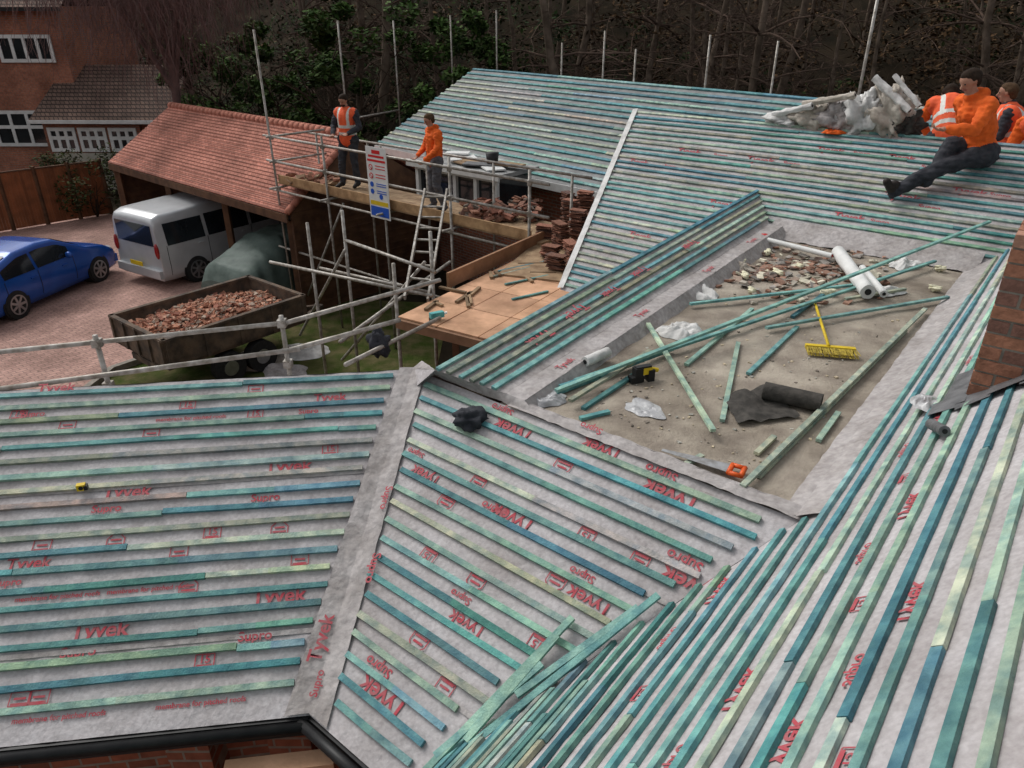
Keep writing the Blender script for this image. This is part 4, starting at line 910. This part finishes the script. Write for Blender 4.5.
s0=P(662,450,zz+.03); s1=P(728,468,zz+.03); d=(s1-s0).normalized(); pp=V((-d.y,d.x,0)); mb=MB(); q=[s0-pp*.012,s0+pp*.012,s1+pp*.045,s1-pp*.045]; mb.add(q+[p+V((0,0,.003)) for p in q],[(0,1,2,3),(4,5,6,7),(0,1,5,4),(2,3,7,6),(1,2,6,5),(3,0,4,7)]); mb.obj('blade',M_blade,sw)
mb=MB(); c=s1+d*.045
mb.tube(c+pp*.045-d*.03,c+pp*.045+d*.04,.014);mb.tube(c-pp*.045-d*.03,c-pp*.045+d*.04,.014);mb.tube(c+pp*.05+d*.04,c-pp*.05+d*.04,.015);mb.tube(c+pp*.05-d*.03,c-pp*.05-d*.03,.015)
mb.obj('handle',M_orp,sw,True)
p=on(plL,84,492,.03); Mg=Matrix.Translation(p)@Matrix.Rotation(.3,4,'Z'); tm=thing('tape_measure',p,'small yellow and black tape measure on batten','tape measure')
mb=MB(); mb.box((0,0,.02),.05,.035,.04,Mg); mb.obj('case',M_yel,tm); mb=MB(); mb.box((.025,0,.016),.02,.037,.03,Mg); mb.tube(Mg@V((0,-.019,.02)),Mg@V((0,.019,.02)),.014,n=12); mb.obj('grip',M_black,tm)
# ridge heap
random.seed(9)
def ridge_pt(u):
    d=(R1-R0); best=min(range(200),key=lambda k:abs(512+FP*(R0.x+d.x*k/200)/((R0.y+d.y*k/200)*C_+(ZC-zr)*S_)-u)); return R0+d*best/200
RM=Matrix.Rotation(-.69,4,'Z')
for i,(u,dz_,rx,ry,rz,m,lb) in enumerate(((783,.03,.28,.2,.12,M_wr,'bundle of white plastic sheeting on the ridge'),(808,.07,.3,.22,.2,M_sack,'bundle of old cream underlay on the ridge'),(834,.10,.28,.22,.25,M_mem2,'bundle of old grey underlay on the ridge'),(858,.17,.32,.25,.32,M_wr,'bundle of white plastic sheeting on the ridge'),(884,.18,.30,.24,.38,M_sack,'bundle of old cream underlay on the ridge'),(900,.06,.22,.18,.2,M_rollb,'bundle of torn dark felt on the ridge'))):
    mb=MB(); p=ridge_pt(u)+pb*.10+V((0,0,dz_)); mb.blob((0,0,0),rx,ry,rz,Matrix.Translation(p)@RM@Matrix.Rotation(random.uniform(-.4,.4),4,'Y'),n=48,k=28,nz=.55,ns=1.5+i*.13,nz2=.6); mb.obj('underlay_bundle',m,None,True,label=lb,cat='roofing underlay',group='stripped underlay heaped on the ridge')
for (u0,u1,z0,z1,r,m) in((864,906,.62,.28,.045,M_wr),(882,914,.66,.34,.03,M_wr),(800,850,.26,.42,.04,M_sack),(772,812,.10,.26,.04,M_wr)):
    a=ridge_pt(u0)+V((0,0,z0));b=ridge_pt(u1)+V((0,0,z1))-pb*.1; roll(a,b,r,m,'rolled strip of old cream underlay on the ridge','underlay_roll',M_rollb,.35)
sheetheap(ridge_pt(838)-pb*.10+V((0,0,-.05)),.16,.10,.09,M_or,'orange work jacket dropped on the ridge','work_jacket','clothing',seed=50)
sheetheap(P(252,362,.01),.7,.5,.25,M_sack,'crumpled pale sheet bundle on the grass','rubble_sack','bag',seed=31)
sheetheap(P(305,352,.01),.5,.4,.22,M_wr,'crumpled white plastic sheet on the grass','plastic_sheet','plastic sheet',seed=32)
sheetheap(P(285,372,.01),.5,.35,.2,M_mem2,'torn grey underlay scraps on the grass','rubble_sack','bag',seed=33)
# ---------------------------------------------------------------- people
def hand(bn,wr,el,s,curl):
    d=(wr-el).normalized(); s=(s-d*s.dot(d)).normalized(); c=d.cross(s).normalized()*curl
    for i in range(4):
        kn=wr+d*.085+s*(i-1.5)*.021; bn.append((wr+d*.01+s*(i-1.5)*.012,kn,.014,.012,'skin')); ln=(.9,1.05,1.0,.78)[i]
        f1=kn+(d*.8+c*.45).normalized()*.042*ln; f2=f1+(d*.4+c*.9).normalized()*.036*ln; bn.append((kn,f1,.0105,.0098,'skin')); bn.append((f1,f2,.0098,.0088,'skin'))
    t0=wr+d*.03-s*.024; t1=t0+(d*.6-s*.7+c*.2).normalized()*.042; t2=t1+(d*.85-s*.2+c*.4).normalized()*.03; bn.append((t0,t1,.013,.011,'skin')); bn.append((t1,t2,.011,.0095,'skin'))
def person(M,J,label,top=M_or,leg=M_dark,vest=False,beard=False,hood=False,hair=M_hair):
    D=dict(pel=(0,0,.95),spi=(0,0,1.13),che=(0,0,1.33),nec=(0,0,1.50),hea=(0,.02,1.65),shl=(-.185,0,1.43),shr=(.185,0,1.43),ell=(-.26,-.02,1.15),elr=(.26,-.02,1.15),wrl=(-.24,.14,.93),wrr=(.24,.14,.93),hil=(-.095,0,.92),hir=(.095,0,.92),knl=(-.11,.03,.5),knr=(.11,.03,.5),anl=(-.12,0,.09),anr=(.12,0,.09),tol=(-.14,.17,.045),tor=(.14,.17,.045),face=(0,1,-.1))
    D.update(J); D={k:V(v) for k,v in D.items()}; g=lambda k:D[k]
    bn=[(g('pel'),g('spi'),.155,.150,'top'),(g('spi'),g('che'),.15,.165,'top'),(g('che'),g('nec'),.155,.075,'top'),(g('shl'),g('shr'),.085,.085,'top'),(g('shl'),g('che'),.085,.14,'top'),(g('shr'),g('che'),.085,.14,'top'),
        (g('hil'),g('hir'),.13,.13,'leg'),(g('nec'),g('hea'),.056,.052,'skin')]
    for s in 'lr':
        bn+=[(g('sh'+s),g('el'+s),.078,.06,'top'),(g('el'+s),g('wr'+s),.06,.043,'top'),(g('hi'+s),g('kn'+s),.11,.076,'leg'),(g('kn'+s),g('an'+s),.076,.06,'leg'),(g('an'+s),g('to'+s),.05,.038,'boot'),(g('an'+s)+V((0,0,.06)),g('an'+s),.055,.05,'boot')]
        bn.append((g('wr'+s),g('wr'+s)+(g('wr'+s)-g('el'+s)).normalized()*.05,.027,.024,'skin'))
        hand(bn,g('wr'+s)+(g('wr'+s)-g('el'+s)).normalized()*.02,g('el'+s),V((1,0,.1)) if s=='l' else V((-1,0,.1)),-1 if s=='l' else 1)
    h=g('hea'); f=g('face').normalized(); upv=(h-g('nec')).normalized(); sd=f.cross(upv).normalized(); upv=sd.cross(f).normalized()
    bn+=[(h-f*.022+upv*.025,h+f*.012+upv*.030,.078,.073,'skin'),(h+f*.01,h+f*.026-upv*.060,.066,.041,'skin'),(h+f*.078+upv*.01,h+f*.097-upv*.016,.011,.014,'skin'),(h+sd*.075,h+sd*.075+upv*.022-f*.005,.014,.018,'skin'),(h-sd*.075,h-sd*.075+upv*.022-f*.005,.014,.018,'skin'),(h+f*.070-upv*.042+sd*.017,h+f*.070-upv*.042-sd*.017,.010,.010,'lip')]
    if hood: bn.append((g('nec')-f*.07-sd*.06,g('nec')-f*.07+sd*.06,.055,.055,'top'))
    def remeshed(bones,vox,nm):
        mb=MB()
        for a,b,r0_,r1_,t in bones: mb.capsule(a,b,r0_,r1_)
        me=bpy.data.meshes.new(nm); me.from_pydata([p[:] for p in mb.v],[],mb.f); o=bpy.data.objects.new(nm,me); COL.objects.link(o)
        md=o.modifiers.new('r','REMESH'); md.mode='VOXEL'; md.voxel_size=vox; md.use_smooth_shade=True
        m3=o.modifiers.new('s','SMOOTH'); m3.factor=.5; m3.iterations=2
        dg=bpy.context.evaluated_depsgraph_get(); dg.update(); nme=bpy.data.meshes.new_from_object(o.evaluated_get(dg)); bpy.data.objects.remove(o); return nme
    me=remeshed(bn,.009,'person_body')
    nf=len(me.polygons); cen=np.empty(nf*3,dtype=np.float64); me.polygons.foreach_get('center',cen); cen=cen.reshape(-1,3)
    best=np.full(nf,1e9); tag=np.zeros(nf,dtype=np.int32); tags={'top':0,'leg':1,'skin':2,'boot':3,'lip':4}
    for a,b,r0_,r1_,t in bn:
        a=np.array(a);b=np.array(b);d=b-a;L=max(1e-9,d@d); u=np.clip(((cen-a)@d)/L,0,1); dist=np.linalg.norm(cen-(a+u[:,None]*d),axis=1)-(r0_+(r1_-r0_)*u)
        k=dist<best-1e-5; best[k]=dist[k]; tag[k]=tags[t]
    nv=len(me.vertices); co=np.empty(nv*3); me.vertices.foreach_get('co',co); co=co.reshape(-1,3); no=np.empty(nv*3); me.vertices.foreach_get('normal',no); no=no.reshape(-1,3)
    cloth=np.zeros(nv,dtype=bool); li=np.empty(len(me.loops),dtype=np.int32); me.loops.foreach_get('vertex_index',li); lt=np.empty(nf,dtype=np.int32); me.polygons.foreach_get('loop_total',lt)
    cloth[li[np.repeat(tag<2,lt)]]=True
    for i_ in np.nonzero(cloth)[0]:
        x,y,z=co[i_]; co[i_]+=no[i_]*(.020*noise.noise(V((x*9,y*9,z*9)))+.012*noise.noise(V((x*14,y*14,z*30))))
    me.vertices.foreach_set('co',co.ravel())
    me.materials.clear()
    for m in(top,leg,M_skin,M_boot,mat('lip',(.32,.12,.09),(.28,.1,.08),.5,20)): me.materials.append(m)
    me.polygons.foreach_set('material_index',tag); me.polygons.foreach_set('use_smooth',[True]*nf)
    me.transform(M)
    T=reg(bpy.data.objects.new('person',me),V((0,0,0)),None,label,'person'); base=M.translation.copy(); me.transform(Matrix.Translation(-base)); T.location=base; WM[T.name]=Matrix.Translation(base)
    for sg_ in(-1,1):
        mb=MB(); mb.blob(h+f*.074+upv*.016+sd*.030*sg_,.010,.007,.008); mb.obj('eye',M_black,T,True,M)
    hm=remeshed([(h-f*.040+upv*.035,h-f*.004+upv*.050,.084,.076,'x'),(h+f*.0+upv*.06,h+f*.028+upv*.072,.06,.042,'x'),(h-f*.055-upv*.02,h-f*.045+upv*.02,.060,.074,'x'),(h-f*.02+sd*.045+upv*.03,h-f*.02-sd*.045+upv*.03,.050,.050,'x')],.009,'hair'); hm.transform(M); hm.materials.clear(); hm.materials.append(hair); reg(bpy.data.objects.new('hair',hm),V((0,0,0)),T)
    if beard: mb=MB(); mb.blob(h+f*.042-upv*.068,.045,.038,.032,None,n=12); mb.obj('beard',hair,T,True,M)
    if vest:
        vb=[(a,b,r0_+.022,r1_+.02,t) for a,b,r0_,r1_,t in bn[:2]]+[(g('che'),lp(g('che'),g('nec'),.62),.178,.12,'t'),(lp(g('che'),g('shl'),.2),lp(g('che'),g('shl'),.82),.155,.11,'t'),(lp(g('che'),g('shr'),.2),lp(g('che'),g('shr'),.82),.155,.11,'t')]
        vm=remeshed(vb,.011,'vest'); nf=len(vm.polygons); cen=np.empty(nf*3); vm.polygons.foreach_get('center',cen); cen=cen.reshape(-1,3)
        a=np.array(g('pel'));b=np.array(g('nec')); d=b-a; u=((cen-a)@d)/(d@d); ax=np.array((g('shr')-g('shl')).normalized()); xx=np.abs((cen-a)@ax)
        mi=(((u>.12)&(u<.22))|((u>.36)&(u<.46))|((xx>.085)&(xx<.13)&(u>.46))).astype(np.int32)
        vm.transform(M); vm.materials.clear(); vm.materials.append(M_vest); vm.materials.append(M_refl); vm.polygons.foreach_set('material_index',mi); reg(bpy.data.objects.new('hi_vis_vest',vm),V((0,0,0)),T)
    return T
def pm_(pos,azd,s=1): return Matrix.Translation(pos)@Matrix.Rotation(-math.radians(azd),4,'Z')@Matrix.Scale(s,4)
person(pm_(P(353,187,2.99),200,1.07),dict(hea=(.0,.06,1.64),face=(.1,1,-.45),ell=(-.29,.03,1.16),wrl=(-.16,.24,1.08),elr=(.29,.02,1.16),wrr=(.18,.25,1.05),anr=(.16,.10,.09),tor=(.19,.28,.045),knr=(.14,.10,.5)),'standing worker in dark clothes and orange hi-vis vest',top=M_dark,vest=True,beard=True)
person(pm_(P(437,211,2.99),240),dict(nec=(0,.04,1.5),hea=(0,.08,1.64),face=(.0,1,-.35),ell=(-.27,.06,1.17),wrl=(-.17,.24,1.0),elr=(.27,.04,1.17),wrr=(.17,.26,1.02),anl=(-.13,-.1,.09),tol=(-.14,.07,.045)),'standing worker in bright orange hooded top',top=M_or,hood=True,leg=mat('grey_trousers',(.12,.12,.13),(.08,.08,.09),.85,14),hair=M_hair2)
SC=1.12
Hp=on(plF,976,163,.14); Af=on(plF,872,207,.11)
azm=math.degrees(math.atan2(Af.x-Hp.x,Af.y-Hp.y)); Mx=pm_(Hp,azm,SC); inv=Mx.inverted()
A1=inv@Af; L1=math.hypot(A1.y,A1.z)
if L1>.92: A1=A1*(.92/L1)
k1=(A1*.5)+V((-.02,0,.06)); A2=inv@on(plF,925,190,.11)
k2=(A2*.5)+V((.05,.04,.22))
person(Mx,dict(pel=(0,0,.02),spi=(0,.04,.2),che=(0,.13,.38),nec=(0,.22,.52),hea=(.0,.29,.66),face=(-.1,1,-.5),shl=(-.185,.17,.46),shr=(.185,.17,.46),ell=(-.27,.32,.26),wrl=(-.2,.54,.26),elr=(.29,.0,.22),wrr=(.34,.04,.01),hil=(-.095,0,0),hir=(.095,0,0),knl=(k1.x-.06,k1.y,k1.z),anl=(A1.x-.03,A1.y,A1.z),tol=(A1.x-.07,A1.y+.12,A1.z+.11),knr=tuple(k2),anr=tuple(A2),tor=(A2.x+.02,A2.y+.15,A2.z+.0)),'worker in orange hooded top seated with legs down slope',top=M_or,hood=True)
rp=ridge_pt(936)+pb*.5+V((0,0,-.95))
person(pm_(rp,20,1.05),dict(pel=(0,-.05,.86),spi=(0,.06,1.02),che=(0,.20,1.15),nec=(0,.33,1.22),hea=(0,.43,1.28),face=(0,.7,-.7),shl=(-.185,.24,1.19),shr=(.185,.24,1.19),ell=(-.28,.36,.96),wrl=(-.15,.50,.84),elr=(.28,.36,.96),wrr=(.15,.50,.84),hil=(-.095,-.05,.82),hir=(.095,-.05,.82),knl=(-.13,.1,.42),knr=(.13,.1,.42)),'worker in orange hi-vis vest bending over beyond the ridge',top=M_or,vest=True)
rp=ridge_pt(1003)+pb*.6+V((0,0,-.95))
person(pm_(rp,300,1.0),dict(pel=(0,0,.78),spi=(0,.03,.95),che=(0,.08,1.14),nec=(0,.13,1.30),hea=(0,.18,1.43),shl=(-.185,.1,1.23),shr=(.185,.1,1.23),ell=(-.25,.15,.98),wrl=(-.2,.33,.88),elr=(.25,.15,.98),wrr=(.2,.33,.88),hil=(-.095,0,.75),hir=(.095,0,.75),knl=(-.12,.15,.42),knr=(.12,.15,.42)),'worker in hi-vis vest crouching behind the seated man',top=M_dark,vest=True,hair=M_hair2)
rp=ridge_pt(1042)+pb*.35+V((0,0,-.98))
person(pm_(rp,230,1.08),dict(pel=(0,0,.70),spi=(0,.06,.87),che=(0,.16,1.04),nec=(0,.26,1.15),hea=(0,.34,1.25),shl=(-.185,.2,1.10),shr=(.185,.2,1.10),ell=(-.25,.25,.84),wrl=(-.2,.4,.72),elr=(.25,.25,.84),wrr=(.2,.4,.72),hil=(-.095,0,.68),hir=(.095,0,.68),knl=(-.12,.2,.42),knr=(.12,.2,.42)),'worker in orange hi-vis vest crouching on the roof',top=M_or,vest=True)
# ---------------------------------------------------------------- light, world, camera
sc=bpy.context.scene
w=bpy.data.worlds.new('World'); sc.world=w; w.use_nodes=True; nt=w.node_tree
sky=nt.nodes.new('ShaderNodeTexSky'); sky.sky_type='NISHITA'; sky.sun_disc=False; sky.sun_elevation=math.radians(48); sky.sun_rotation=math.radians(-50); sky.air_density=1.2; sky.dust_density=3
hs=nt.nodes.new('ShaderNodeHueSaturation'); hs.inputs['Saturation'].default_value=.16
nt.links.new(sky.outputs[0],hs.inputs['Color']); nt.links.new(hs.outputs[0],nt.nodes['Background'].inputs['Color']); nt.nodes['Background'].inputs['Strength'].default_value=.15
sl_=bpy.data.lights.new('sun','SUN'); sl_.energy=1.35; sl_.angle=math.radians(28); sl_.color=(1,.97,.93); so=bpy.data.objects.new('sun',sl_); COL.objects.link(so)
sdv=az(-50)*math.cos(math.radians(48))+V((0,0,math.sin(math.radians(48)))); so.rotation_euler=sdv.to_track_quat('Z','Y').to_euler()
cd=bpy.data.cameras.new('camera'); cam=bpy.data.objects.new('camera',cd); COL.objects.link(cam); cam.location=CAM; cam.rotation_euler=(math.pi/2-TH,0,0)
cd.sensor_fit='HORIZONTAL'; cd.angle=2*math.atan(512/FP); cd.clip_start=.05; cd.clip_end=2000; sc.camera=cam
sc.view_settings.view_transform='Standard'; sc.view_settings.look='None'; sc.view_settings.exposure=0
